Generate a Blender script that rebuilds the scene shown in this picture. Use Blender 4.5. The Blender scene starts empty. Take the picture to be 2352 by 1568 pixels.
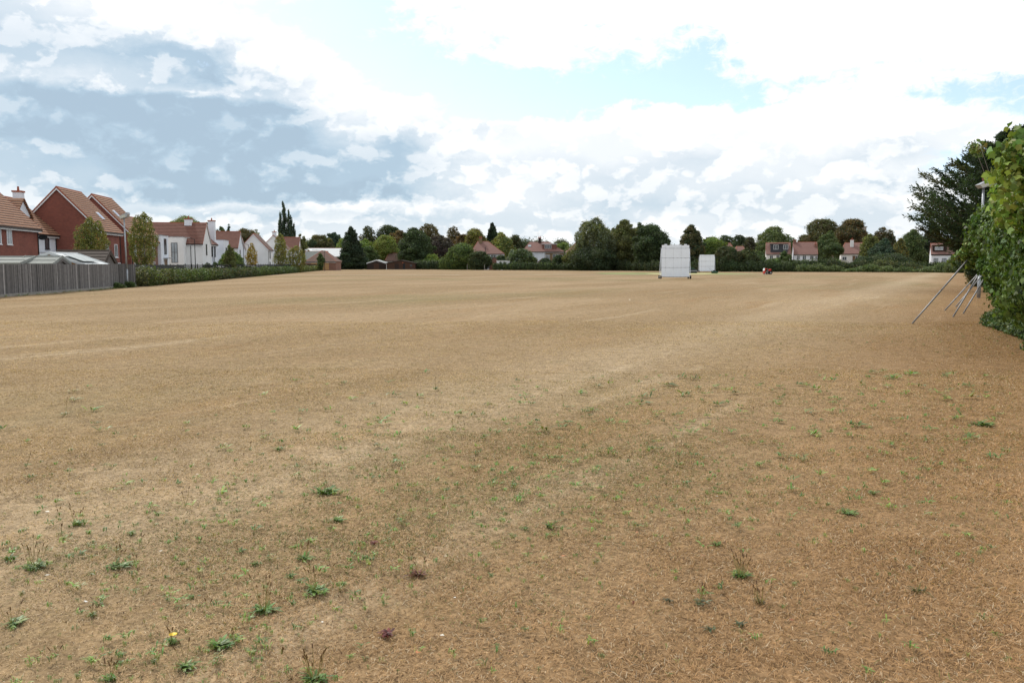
import bpy, math, random
import numpy as np
from mathutils import Vector, Matrix
R = math.radians
sc = bpy.context.scene
col = sc.collection
random.seed(7)
rng = np.random.default_rng(11)

# ------------------------------------------------------------------ camera
F = 1898.0          # focal length in units of a 2352 px wide picture
HOR = 607.0         # horizon row in that picture
PITCH = math.atan((784 - HOR) / F)
EYE = 1.65
cam = bpy.data.cameras.new('camera'); camo = bpy.data.objects.new('camera', cam); col.objects.link(camo)
cam.sensor_width = 36; cam.lens = F / 2352 * 36; cam.clip_start = 0.1; cam.clip_end = 6000
camo.location = (0, 0, EYE); camo.rotation_euler = (math.pi / 2 - PITCH, 0, 0)
sc.camera = camo

# ------------------------------------------------------------------ light
SUN_EL, SUN_AZ = 48.0, -38.0        # degrees; azimuth from +Y towards +X
sun = bpy.data.lights.new('sun', 'SUN'); suno = bpy.data.objects.new('sun', sun); col.objects.link(suno)
sun.energy = 3.0; sun.angle = R(5); sun.color = (1.0, 0.95, 0.88)
sd = Vector((math.sin(R(SUN_AZ)) * math.cos(R(SUN_EL)), math.cos(R(SUN_AZ)) * math.cos(R(SUN_EL)), math.sin(R(SUN_EL))))
suno.rotation_euler = sd.to_track_quat('Z', 'Y').to_euler()
suno.location = (0, 0, 60)
sc.view_settings.view_transform = 'Standard'; sc.view_settings.look = 'None'
sc.view_settings.exposure = 0.0; sc.view_settings.gamma = 1.0; sc.view_settings.use_curve_mapping = False

def ray(px, py):
    a = (px - 1176) / F; b = (784 - py) / F
    c, s = math.cos(PITCH), math.sin(PITCH)
    return Vector((a, c + b * s, -s + b * c))
def at(px, py, Y):
    d = ray(px, py); t = Y / d.y
    return Vector((d.x * t, Y, EYE + d.z * t))
def gnd(px, py):
    d = ray(px, py); t = -EYE / d.z
    return Vector((d.x * t, d.y * t, 0))

# ------------------------------------------------------------------ sky
w = bpy.data.worlds.new('World'); sc.world = w; w.use_nodes = True
nt = w.node_tree; N = nt.nodes; L = nt.links; N.clear()
def nd(t, **k):
    n = N.new(t)
    for a, b in k.items(): setattr(n, a, b)
    return n
def mth(op, a, b=None, c=None, clamp=False):
    n = nd('ShaderNodeMath', operation=op); n.use_clamp = clamp
    for i, v in enumerate((a, b, c)):
        if v is None: continue
        if isinstance(v, (int, float)): n.inputs[i].default_value = v
        else: L.new(v, n.inputs[i])
    return n.outputs[0]
def smooth(v, lo, hi, a=0.0, b=1.0):
    n = nd('ShaderNodeMapRange', interpolation_type='SMOOTHSTEP')
    L.new(v, n.inputs[0])
    for i, x in zip((1, 2, 3, 4), (lo, hi, a, b)): n.inputs[i].default_value = x
    return n.outputs[0]
tc = nd('ShaderNodeTexCoord')
sep = nd('ShaderNodeSeparateXYZ'); L.new(tc.outputs['Generated'], sep.inputs[0])
azr = mth('ARCTAN2', sep.outputs[0], sep.outputs[1])
elr = mth('ARCSINE', sep.outputs[2])
az = mth('MULTIPLY', azr, 57.2958); el = mth('MULTIPLY', elr, 57.2958)
pos = nd('ShaderNodeCombineXYZ'); L.new(az, pos.inputs[0]); L.new(el, pos.inputs[1])
def noise(sx, sy, off, detail=8, rough=.58, dist=0.0):
    m = nd('ShaderNodeVectorMath', operation='MULTIPLY_ADD'); L.new(pos.outputs[0], m.inputs[0])
    m.inputs[1].default_value = (sx, sy, 0); m.inputs[2].default_value = (off, off * .7, off)
    n = nd('ShaderNodeTexNoise', noise_dimensions='2D'); n.inputs['Scale'].default_value = 1; n.inputs['Detail'].default_value = detail
    n.inputs['Roughness'].default_value = rough; n.inputs['Distortion'].default_value = dist
    L.new(m.outputs[0], n.inputs['Vector']); return n
n1 = noise(.10, .19, 3.1, 9, .6, .35)
n2 = noise(.32, .55, 9.7, 8, .62)
n3 = noise(.06, .16, 21.0, 6, .55, .4)
n4 = noise(.85, 1.35, 31.0, 7, .66, .5)
# gently warped sky position for the big cloud shapes
wv = nd('ShaderNodeVectorMath', operation='MULTIPLY_ADD'); L.new(n1.outputs['Color'], wv.inputs[0])
wv.inputs[1].default_value = (7.0, 2.6, 0); wv.inputs[2].default_value = (-3.5, -1.3, 0)
wv2 = nd('ShaderNodeVectorMath', operation='MULTIPLY_ADD'); L.new(n2.outputs['Color'], wv2.inputs[0])
wv2.inputs[1].default_value = (3.6, 1.9, 0); L.new(wv.outputs[0], wv2.inputs[2])
wp = nd('ShaderNodeVectorMath', operation='ADD'); L.new(wv2.outputs[0], wp.inputs[0]); L.new(pos.outputs[0], wp.inputs[1])
ws = nd('ShaderNodeSeparateXYZ'); L.new(wp.outputs[0], ws.inputs[0])
waz = mth('SUBTRACT', ws.outputs[0], 1.8); wel = mth('SUBTRACT', ws.outputs[1], .95)
# rows of the cloudscape from the horizon upwards: (row, greyness 0-9 per column, cloudiness 0-9 per column), 16 columns
ROWS = [(600, '3333333333333333', '9999999999999999'), (550, '3333322322111222', '9999999999999899'), (520, '2222333333223343', '9999999999999899'),
        (497, '3344554324223322', '9999999999999999'), (477, '3332211134433111', '9999999999999888'), (455, '4578887123332411', '9999999999997787'),
        (420, '5587766223221110', '9999999999996743'), (380, '5688766222312311', '9999999999999945'), (340, '7888856011110110', '9999999999999998'),
        (300, '7888832201000000', '9999999999999873'), (262, '6788810000000000', '9999999019749533'), (230, '4243400000000000', '9999999100026764'),
        (200, '5447400000000000', '9999990000046679'), (160, '5566000000000000', '9999950164169999'), (120, '4321000000000000', '9999901776579999'),
        (80, '3200000000000000', '9997404686579999'), (40, '2000000000000000', '9995205678999999'), (0, '0000000000000000', '9997606788999999'), (-500, '2110000000122111', '9786578986789786')]
acc = None; pe = None
for (py, sg, cg) in ROWS:
    rp = nd('ShaderNodeValToRGB'); ce = rp.color_ramp; u = []
    d0 = ray(1176, py).normalized(); E = math.degrees(math.asin(d0.z))
    for k in range(16):
        d = ray(k * 156.8, py); u.append((math.degrees(math.atan2(d.x, d.y)) + 40) / 80)
    ce.elements[0].position = u[0]; ce.elements[1].position = u[15]
    for k in range(1, 15): ce.elements.new(u[k])
    for k in range(16): ce.elements[k].color = (int(sg[k]) / 9, int(cg[k]) / 9, 0, 1)
    L.new(mth('MULTIPLY_ADD', waz, 1 / 80, .5), rp.inputs[0])
    if acc is None: acc = rp.outputs[0]
    else:
        f = nd('ShaderNodeMapRange'); L.new(wel, f.inputs[0]); f.inputs[1].default_value = pe; f.inputs[2].default_value = E
        mi = nd('ShaderNodeMix', data_type='RGBA'); L.new(f.outputs[0], mi.inputs[0]); L.new(acc, mi.inputs[6]); L.new(rp.outputs[0], mi.inputs[7]); acc = mi.outputs[2]
    pe = E
gs = nd('ShaderNodeSeparateColor'); L.new(acc, gs.inputs[0])
shade, cover = mth('MULTIPLY', gs.outputs[0], 1.14), gs.outputs[1]
def noise_at(dx, dy, sx, sy, off, detail, rough):
    a = nd('ShaderNodeVectorMath', operation='ADD'); L.new(pos.outputs[0], a.inputs[0]); a.inputs[1].default_value = (dx, dy, 0)
    m = nd('ShaderNodeVectorMath', operation='MULTIPLY_ADD'); L.new(a.outputs[0], m.inputs[0])
    m.inputs[1].default_value = (sx, sy, 0); m.inputs[2].default_value = (off, off * .7, off)
    n = nd('ShaderNodeTexNoise', noise_dimensions='2D'); n.inputs['Scale'].default_value = 1; n.inputs['Detail'].default_value = detail
    n.inputs['Roughness'].default_value = rough; n.inputs['Distortion'].default_value = .4
    L.new(m.outputs[0], n.inputs['Vector']); return n.outputs['Fac']
# relief: the cloud noise here against the noise a little nearer the sun gives bright tops and grey bases
rel = mth('SUBTRACT', noise_at(-.4, .9, .17, .30, 12.3, 8, .56), noise_at(0, 0, .17, .30, 12.3, 8, .56))
rel2 = mth('SUBTRACT', noise_at(-.2, .4, .55, .85, 4.4, 7, .6), noise_at(0, 0, .55, .85, 4.4, 7, .6))
cd = mth('ADD', cover, mth('MULTIPLY', mth('SUBTRACT', n2.outputs['Fac'], .5), .9))
cd = mth('ADD', cd, mth('MULTIPLY', mth('SUBTRACT', n4.outputs['Fac'], .5), .7))
cmask = smooth(cd, .30, .72)
def puff(dx, dy, sx, sy, off):
    a = nd('ShaderNodeVectorMath', operation='MULTIPLY_ADD'); L.new(n2.outputs['Color'], a.inputs[0]); a.inputs[1].default_value = (2.2, 1.5, 0)
    L.new(pos.outputs[0], a.inputs[2]); m = nd('ShaderNodeVectorMath', operation='MULTIPLY_ADD'); L.new(a.outputs[0], m.inputs[0])
    m.inputs[1].default_value = (sx, sy, 0); m.inputs[2].default_value = (dx * sx + off, dy * sy + off * .6, off)
    v = nd('ShaderNodeTexVoronoi', feature='SMOOTH_F1', voronoi_dimensions='2D'); v.inputs['Scale'].default_value = 1; v.inputs['Detail'].default_value = 3; v.inputs['Roughness'].default_value = .55
    v.inputs['Smoothness'].default_value = .35; L.new(m.outputs[0], v.inputs['Vector']); return v.outputs['Distance']
p0_, p1_ = puff(0, 0, .30, .44, 3.7), puff(-.35, .8, .30, .44, 3.7)
pr = mth('SUBTRACT', p0_, p1_)
det = mth('ADD', mth('MULTIPLY', rel, 1.3), mth('MULTIPLY', rel2, .35)); det = mth('ADD', det, mth('MULTIPLY', pr, .85)); det = mth('ADD', det, mth('MULTIPLY_ADD', p0_, .20, -.05))
det = mth('ADD', det, mth('MULTIPLY', mth('SUBTRACT', n3.outputs['Fac'], .5), .25))
amp = mth('MULTIPLY_ADD', mth('MULTIPLY', shade, mth('SUBTRACT', 1.25, shade)), 1.7, .30)
smask = smooth(mth('ADD', mth('MULTIPLY', det, amp), shade), .0, 1.12)
smask = mth('MAXIMUM', mth('MINIMUM', smask, mth('MULTIPLY_ADD', shade, 1.12, .03)), mth('MULTIPLY_ADD', shade, .82, -.14), clamp=True)
sky = nd('ShaderNodeTexSky', sky_type='NISHITA'); sky.sun_disc = False
sky.sun_elevation = R(SUN_EL); sky.sun_rotation = R(SUN_AZ); sky.dust_density = 1.2; sky.air_density = 1.0; sky.ozone_density = 1.0
tint = nd('ShaderNodeVectorMath', operation='MULTIPLY'); L.new(sky.outputs[0], tint.inputs[0]); tint.inputs[1].default_value = (1.20, 1.28, 1.44)
bg1 = nd('ShaderNodeBackground'); L.new(tint.outputs[0], bg1.inputs[0]); bg1.inputs[1].default_value = .15
ramp = nd('ShaderNodeValToRGB'); L.new(smask, ramp.inputs[0]); cr = ramp.color_ramp
cr.elements[0].position = 0; cr.elements[0].color = (1.12, 1.14, 1.15, 1); cr.elements[1].position = 1; cr.elements[1].color = (.42, .55, .67, 1)
for p_, c_ in ((.12, (.98, 1.01, 1.03)), (.34, (.80, .87, .93)), (.6, (.62, .735, .83)), (.85, (.47, .615, .74))):
    q_ = cr.elements.new(p_); q_.color = (*c_, 1)
bg2 = nd('ShaderNodeBackground'); L.new(ramp.outputs[0], bg2.inputs[0]); bg2.inputs[1].default_value = 1.0
mx = nd('ShaderNodeMixShader')
L.new(mth('MULTIPLY_ADD', cmask, .82, .15), mx.inputs[0])      # the blue gaps keep a thin white veil
L.new(bg1.outputs[0], mx.inputs[1]); L.new(bg2.outputs[0], mx.inputs[2])
wo = nd('ShaderNodeOutputWorld'); L.new(mx.outputs[0], wo.inputs[0])
w.cycles.sampling_method = 'MANUAL'; w.cycles.sample_map_resolution = 128

# ------------------------------------------------------------------ materials
def new_mat(name):
    m = bpy.data.materials.new(name); m.use_nodes = True
    b = m.node_tree.nodes['Principled BSDF']; return m, m.node_tree.nodes, m.node_tree.links, b
def mat(name, c, rough=.8, var=.18, scale=3.0, metal=0.0, spec=.3, bump=0.0, attr=False):
    m, n, l, b = new_mat(name)
    t = n.new('ShaderNodeTexCoord'); no = n.new('ShaderNodeTexNoise'); no.inputs['Scale'].default_value = scale
    no.inputs['Detail'].default_value = 6; no.inputs['Roughness'].default_value = .6
    l.new(t.outputs['Object'], no.inputs['Vector'])
    mr = n.new('ShaderNodeMapRange'); mr.inputs[1].default_value = .25; mr.inputs[2].default_value = .75
    mr.inputs[3].default_value = 1 - var; mr.inputs[4].default_value = 1 + var
    l.new(no.outputs['Fac'], mr.inputs[0])
    mu = n.new('ShaderNodeVectorMath'); mu.operation = 'SCALE'
    if attr:
        a = n.new('ShaderNodeAttribute'); a.attribute_name = 'Col'; l.new(a.outputs['Color'], mu.inputs[0])
    else: mu.inputs[0].default_value = c
    l.new(mr.outputs[0], mu.inputs['Scale']); l.new(mu.outputs[0], b.inputs['Base Color'])
    b.inputs['Roughness'].default_value = rough; b.inputs['Metallic'].default_value = metal
    b.inputs['Specular IOR Level'].default_value = spec
    if bump:
        bp = n.new('ShaderNodeBump'); bp.inputs['Strength'].default_value = bump; bp.inputs['Distance'].default_value = .05
        l.new(no.outputs['Fac'], bp.inputs['Height']); l.new(bp.outputs[0], b.inputs['Normal'])
    return m
def leaf_mat(name, trans=.3, rough=.55, spec=.25):
    m, n, l, b = new_mat(name)
    a = n.new('ShaderNodeAttribute'); a.attribute_name = 'Col'
    l.new(a.outputs['Color'], b.inputs['Base Color']); b.inputs['Roughness'].default_value = rough
    b.inputs['Specular IOR Level'].default_value = spec
    tr = n.new('ShaderNodeBsdfTranslucent'); mu = n.new('ShaderNodeVectorMath'); mu.operation = 'MULTIPLY'
    mu.inputs[1].default_value = (1.3, 1.35, .6); l.new(a.outputs['Color'], mu.inputs[0]); l.new(mu.outputs[0], tr.inputs[0])
    mxx = n.new('ShaderNodeMixShader'); mxx.inputs[0].default_value = trans
    l.new(b.outputs[0], mxx.inputs[1]); l.new(tr.outputs[0], mxx.inputs[2])
    l.new(mxx.outputs[0], n['Material Output'].inputs[0]); return m
def brick_mat(name, c1, c2, mortar):
    m, n, l, b = new_mat(name)
    t = n.new('ShaderNodeTexCoord'); s = n.new('ShaderNodeSeparateXYZ'); l.new(t.outputs['Object'], s.inputs[0])
    ad = n.new('ShaderNodeMath'); l.new(s.outputs[0], ad.inputs[0]); l.new(s.outputs[1], ad.inputs[1])
    cb = n.new('ShaderNodeCombineXYZ'); l.new(ad.outputs[0], cb.inputs[0]); l.new(s.outputs[2], cb.inputs[1])
    br = n.new('ShaderNodeTexBrick'); l.new(cb.outputs[0], br.inputs['Vector'])
    br.inputs['Color1'].default_value = (*c1, 1); br.inputs['Color2'].default_value = (*c2, 1); br.inputs['Mortar'].default_value = (*mortar, 1)
    br.inputs['Scale'].default_value = 1; br.inputs['Brick Width'].default_value = .225; br.inputs['Row Height'].default_value = .075
    br.inputs['Mortar Size'].default_value = .007; br.inputs['Bias'].default_value = -.1
    no = n.new('ShaderNodeTexNoise'); no.inputs['Scale'].default_value = .8; no.inputs['Detail'].default_value = 5; l.new(t.outputs['Object'], no.inputs['Vector'])
    mr = n.new('ShaderNodeMapRange'); mr.inputs[3].default_value = .72; mr.inputs[4].default_value = 1.3; l.new(no.outputs['Fac'], mr.inputs[0])
    mu = n.new('ShaderNodeVectorMath'); mu.operation = 'SCALE'; l.new(br.outputs['Color'], mu.inputs[0]); l.new(mr.outputs[0], mu.inputs['Scale'])
    l.new(mu.outputs[0], b.inputs['Base Color']); b.inputs['Roughness'].default_value = .9; return m
def tile_mat(name, c, c2, period=.235, lap_shade=.08):
    m, n, l, b = new_mat(name)
    t = n.new('ShaderNodeTexCoord'); s = n.new('ShaderNodeSeparateXYZ'); l.new(t.outputs['Object'], s.inputs[0])
    def M(op, a, bb):
        x = n.new('ShaderNodeMath'); x.operation = op
        for i, v in enumerate((a, bb)):
            if isinstance(v, (int, float)): x.inputs[i].default_value = v
            else: l.new(v, x.inputs[i])
        return x.outputs[0]
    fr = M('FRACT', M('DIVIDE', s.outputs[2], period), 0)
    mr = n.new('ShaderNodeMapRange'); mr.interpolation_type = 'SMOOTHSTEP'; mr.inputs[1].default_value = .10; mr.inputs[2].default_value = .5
    mr.inputs[3].default_value = lap_shade; mr.inputs[4].default_value = 1; l.new(fr, mr.inputs[0])  # shadow line under each tile lap, painted into the colour
    row = M('FLOOR', M('DIVIDE', s.outputs[2], period), 0)
    tx = M('FLOOR', M('MULTIPLY', M('ADD', M('ADD', s.outputs[0], s.outputs[1]), M('MULTIPLY', row, .17)), 3.2), 0)
    cb = n.new('ShaderNodeCombineXYZ'); l.new(tx, cb.inputs[0]); l.new(row, cb.inputs[1])
    wn = n.new('ShaderNodeTexWhiteNoise'); wn.noise_dimensions = '2D'; l.new(cb.outputs[0], wn.inputs['Vector'])
    no = n.new('ShaderNodeTexNoise'); no.inputs['Scale'].default_value = .9; no.inputs['Detail'].default_value = 6; l.new(t.outputs['Object'], no.inputs['Vector'])
    f = M('ADD', M('MULTIPLY', wn.outputs['Value'], .5), M('MULTIPLY', no.outputs['Fac'], .5))
    mi = n.new('ShaderNodeMix'); mi.data_type = 'RGBA'; l.new(f, mi.inputs[0]); mi.inputs[6].default_value = (*c, 1); mi.inputs[7].default_value = (*c2, 1)
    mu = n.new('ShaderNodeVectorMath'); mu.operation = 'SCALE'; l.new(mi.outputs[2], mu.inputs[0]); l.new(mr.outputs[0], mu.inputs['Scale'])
    l.new(mu.outputs[0], b.inputs['Base Color']); b.inputs['Roughness'].default_value = .85; return m
def glass_mat(name, c=(.03, .04, .05)):
    m, n, l, b = new_mat(name)
    t = n.new('ShaderNodeTexCoord'); no = n.new('ShaderNodeTexNoise'); no.inputs['Scale'].default_value = .7; l.new(t.outputs['Object'], no.inputs['Vector'])
    mi = n.new('ShaderNodeMix'); mi.data_type = 'RGBA'; l.new(no.outputs['Fac'], mi.inputs[0])
    mi.inputs[6].default_value = (*[x * .5 for x in c], 1); mi.inputs[7].default_value = (*[x * 2 for x in c], 1)
    l.new(mi.outputs[2], b.inputs['Base Color']); b.inputs['Roughness'].default_value = .12; b.inputs['Specular IOR Level'].default_value = .8; return m

M = {}
M['brick'] = brick_mat('red_brick', (.235, .068, .044), (.165, .046, .032), (.20, .10, .078))
M['brick2'] = brick_mat('brown_brick', (.24, .11, .075), (.17, .07, .05), (.2, .15, .12))
M['brown_render'] = mat('pebbledash', (.20, .14, .085), .95, .2, 6)
M['white'] = mat('white_render', (.70, .73, .78), .85, .12, .35)
M['cream'] = mat('cream_render', (.74, .74, .73), .85, .12, .35)
M['upvc'] = mat('white_frame', (.80, .82, .84), .35, .03, 2)
M['darkframe'] = mat('dark_frame', (.035, .03, .03), .5, .2, 2)
M['fascia'] = mat('white_board', (.72, .72, .73), .5, .05, 1)
M['gutter'] = mat('black_gutter', (.02, .02, .022), .4, .2, 2)
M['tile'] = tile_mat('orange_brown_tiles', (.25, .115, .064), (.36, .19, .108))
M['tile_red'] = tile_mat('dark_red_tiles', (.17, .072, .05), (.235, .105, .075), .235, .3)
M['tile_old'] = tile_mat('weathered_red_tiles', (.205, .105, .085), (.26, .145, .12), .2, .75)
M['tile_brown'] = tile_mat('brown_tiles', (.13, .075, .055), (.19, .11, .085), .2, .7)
M['ridge'] = mat('ridge_tile', (.33, .11, .065), .8, .2, 4)
M['glass'] = glass_mat('window_glass', (.05, .055, .06))
M['glass_l'] = glass_mat('window_glass_with_pale_blind', (.22, .25, .27))
M['slate'] = mat('dark_cladding', (.045, .05, .06), .7, .25, 2)
M['door'] = mat('brown_door', (.2, .12, .07), .5, .2, 3)
M['tan_door'] = mat('tan_door', (.42, .25, .11), .6, .15, 3)
M['wood'] = mat('weathered_fence_wood', (1, 1, 1), .9, .28, 5, attr=True)
M['greyfelt'] = mat('green_grey_felt', (.25, .26, .24), .9, .15, 5)
M['brownfelt'] = mat('dark_brown_felt', (.075, .06, .05), .9, .3, 3)
M['whiteroof'] = mat('pale_roof_sheet', (.56, .58, .58), .5, .12, 1.5)
M['glassroof'] = mat('dusty_roof_panel', (.36, .39, .38), .35, .25, 2)
M['shedwood'] = mat('grey_shed_timber', (.14, .125, .115), .9, .3, 6)
M['bargewood'] = mat('tan_barge_board', (.26, .14, .06), .8, .2, 6)
M['darkwood'] = mat('dark_stained_timber', (.032, .02, .016), .8, .35, 5)
M['brownwood'] = mat('brown_stained_timber', (.065, .032, .02), .8, .35, 5)
M['steel'] = mat('galvanised_steel', (.34, .36, .38), .55, .25, 8, .5)
M['polesteel'] = mat('old_painted_steel', (.31, .30, .295), .6, .35, 9, .3)
M['rust'] = mat('rusty_steel', (.12, .045, .025), .9, .35, 9)
M['blackmetal'] = mat('black_paint', (.012, .013, .015), .5, .2, 3)
M['darksteel'] = mat('dull_dark_steel', (.17, .18, .20), .6, .2, 8, .3)
M['concrete'] = mat('concrete', (.34, .32, .29), .9, .2, 5)
M['asphalt'] = mat('asphalt', (.05, .05, .052), .9, .2, 2)
M['rubber'] = mat('rubber', (.014, .014, .015), .8, .2, 8)
M['screen'] = mat('white_screen_board', (.82, .87, .93), .5, .05, 1.2)
M['redpaint'] = mat('red_paint', (.48, .025, .015), .4, .15, 5)
M['greenpaint'] = mat('green_paint', (.018, .07, .035), .45, .2, 5)
M['greypaint'] = mat('grey_paint', (.4, .4, .4), .5, .15, 5)
M['carwhite'] = mat('white_car_paint', (.8, .81, .82), .25, .03, 1, 0, .5)
M['lampglass'] = mat('floodlight_glass', (.5, .5, .42), .3, .2, 9)
M['bark'] = mat('bark', (.12, .095, .075), .9, .35, 6, bump=.4)
M['birchbark'] = mat('birch_bark', (.36, .33, .29), .8, .3, 9)
M['soil'] = mat('bare_soil', (.16, .10, .06), .95, .3, 6)
M['pitch'] = mat('rolled_straw_coloured_pitch', (.50, .44, .22), .9, .12, .6)
M['whiteline'] = mat('white_line_paint', (.7, .7, .66), .9, .1, 2)
M['leaf'] = leaf_mat('leaves')
M['ivy'] = leaf_mat('ivy_leaves', .25, .5, .25)
M['grass'] = leaf_mat('dry_grass_blades', .25, .75, .1)

# ------------------------------------------------------------------ mesh helpers
def prop(o, label=None, cat=None, group=None, kind=None):
    if label: o['label'] = label
    if cat: o['category'] = cat
    if group: o['group'] = group
    if kind: o['kind'] = kind
    return o
def empty(name, loc, rz=0, label=None, cat=None, group=None):
    o = bpy.data.objects.new(name, None); col.objects.link(o); o.empty_display_size = .2
    o.location = loc; o.rotation_euler = (0, 0, rz); return prop(o, label, cat, group)
class MB:
    def __init__(s): s.v = []; s.f = []; s.c = []; s.cc = None
    def color(s, c): s.cc = c; return s
    def add(s, vs, fs):
        b = len(s.v); s.v += [tuple(v) for v in vs]; s.f += [tuple(b + i for i in f) for f in fs]
        s.c += [s.cc or (1, 1, 1)] * len(vs); return s
    def box(s, x0, x1, y0, y1, z0, z1, m=None):
        vs = [Vector((x, y, z)) for z in (z0, z1) for y in (y0, y1) for x in (x0, x1)]
        if m is not None: vs = [m @ v for v in vs]
        return s.add(vs, [(0, 2, 3, 1), (4, 5, 7, 6), (0, 1, 5, 4), (2, 6, 7, 3), (0, 4, 6, 2), (1, 3, 7, 5)])
    def prism(s, pts, d):
        """closed polygon pts swept by vector d"""
        n = len(pts); p = [Vector(q) for q in pts]; d = Vector(d)
        return s.add(p + [q + d for q in p], [tuple(range(n))[::-1], tuple(range(n, 2 * n))] + [(i, (i + 1) % n, n + (i + 1) % n, n + i) for i in range(n)])
    def tube(s, a, b, r0, r1=None, k=8, cap=True):
        a = Vector(a); b = Vector(b); r1 = r0 if r1 is None else r1
        q = (b - a).to_track_quat('Z', 'Y'); vs = []
        for p, r in ((a, r0), (b, r1)):
            for i in range(k):
                t = 2 * math.pi * i / k; vs.append(p + q @ Vector((r * math.cos(t), r * math.sin(t), 0)))
        fs = [(i, (i + 1) % k, k + (i + 1) % k, k + i) for i in range(k)]
        if cap: fs += [tuple(range(k))[::-1], tuple(range(k, 2 * k))]
        return s.add(vs, fs)
    def path(s, pts, rs, k=7):
        for i in range(len(pts) - 1): s.tube(pts[i], pts[i + 1], rs[i], rs[i + 1], k)
        return s
    def build(s, name, m, parent=None, smooth=False, bevel=0):
        me = bpy.data.meshes.new(name); me.from_pydata(s.v, [], s.f); me.materials.append(m)
        if s.cc:
            a = me.color_attributes.new('Col', 'FLOAT_COLOR', 'POINT')
            a.data.foreach_set('color', np.array([(*c, 1) for c in s.c], dtype=np.float32).ravel())
        if smooth: me.polygons.foreach_set('use_smooth', [True] * len(me.polygons))
        me.update(); o = bpy.data.objects.new(name, me); col.objects.link(o); o.parent = parent
        if bevel:
            b = o.modifiers.new('bevel', 'BEVEL'); b.width = bevel; b.segments = 2; b.limit_method = 'ANGLE'
        return o
def fastmesh(name, V, groups, C, m, parent=None):
    """groups: list of (F,K) index arrays"""
    me = bpy.data.meshes.new(name); V = np.asarray(V, np.float32)
    me.vertices.add(len(V)); me.vertices.foreach_set('co', V.ravel())
    nl = sum(g.size for g in groups); nf = sum(len(g) for g in groups)
    me.loops.add(nl); me.polygons.add(nf)
    me.loops.foreach_set('vertex_index', np.concatenate([g.ravel() for g in groups]).astype(np.int32))
    st = []; b = 0
    for g in groups: st.append(b + np.arange(len(g)) * g.shape[1]); b += g.size
    me.polygons.foreach_set('loop_start', np.concatenate(st).astype(np.int32))
    me.update(calc_edges=True); me.validate()
    a = me.color_attributes.new('Col', 'FLOAT_COLOR', 'POINT')
    a.data.foreach_set('color', np.concatenate([C, np.ones((len(C), 1))], 1).astype(np.float32).ravel())
    me.materials.append(m); o = bpy.data.objects.new(name, me); col.objects.link(o); o.parent = parent
    return o
def unit(a): return a / np.maximum(np.linalg.norm(a, axis=1, keepdims=True), 1e-9)
SH = {'card': np.array([(0, -.5), (.34, -.05), (.05, .55), (-.36, .08)]),
      'thin': np.array([(0, -.5), (.16, 0), (0, .6), (-.16, 0)]),
      'ivy': np.array([(0, -.55), (.2, -.22), (.5, -.12), (.3, .22), (.12, .42), (-.12, .42), (-.3, .22), (-.5, -.12), (-.2, -.22)])}
def leaf_cards(P, Nn, S, C, shape='card', hang=0.0):
    """one little polygon per leaf; hang=1 points the tips downwards"""
    n = len(P); Nn = unit(Nn)
    rnd = rng.normal(size=(n, 3)) * (1 - hang); rnd[:, 2] += hang * 2
    t = unit(np.cross(np.cross(Nn, rnd), Nn)); b = np.cross(Nn, t)
    sh = SH[shape]; k = len(sh)
    V = P[:, None, :] + (b[:, None, :] * sh[None, :, 0:1] + t[:, None, :] * sh[None, :, 1:2]) * S[:, None, None]
    if shape == 'ivy': V[:, (2, 7), :] -= Nn[:, None, :] * S[:, None, None] * .14
    Fi = np.arange(n * k).reshape(n, k)
    return V.reshape(-1, 3), Fi, np.repeat(C, k, axis=0)
def sphere_pts(nu=8, nv=6):
    V = []; Fq = []
    for j in range(nv + 1):
        for i in range(nu):
            th = math.pi * j / nv; ph = 2 * math.pi * i / nu
            V.append((math.sin(th) * math.cos(ph), math.sin(th) * math.sin(ph), math.cos(th)))
    for j in range(nv):
        for i in range(nu):
            a = j * nu + i; b = j * nu + (i + 1) % nu; Fq.append((a, b, b + nu, a + nu))
    return np.array(V), np.array(Fq)
SV, SF = sphere_pts()
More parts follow.
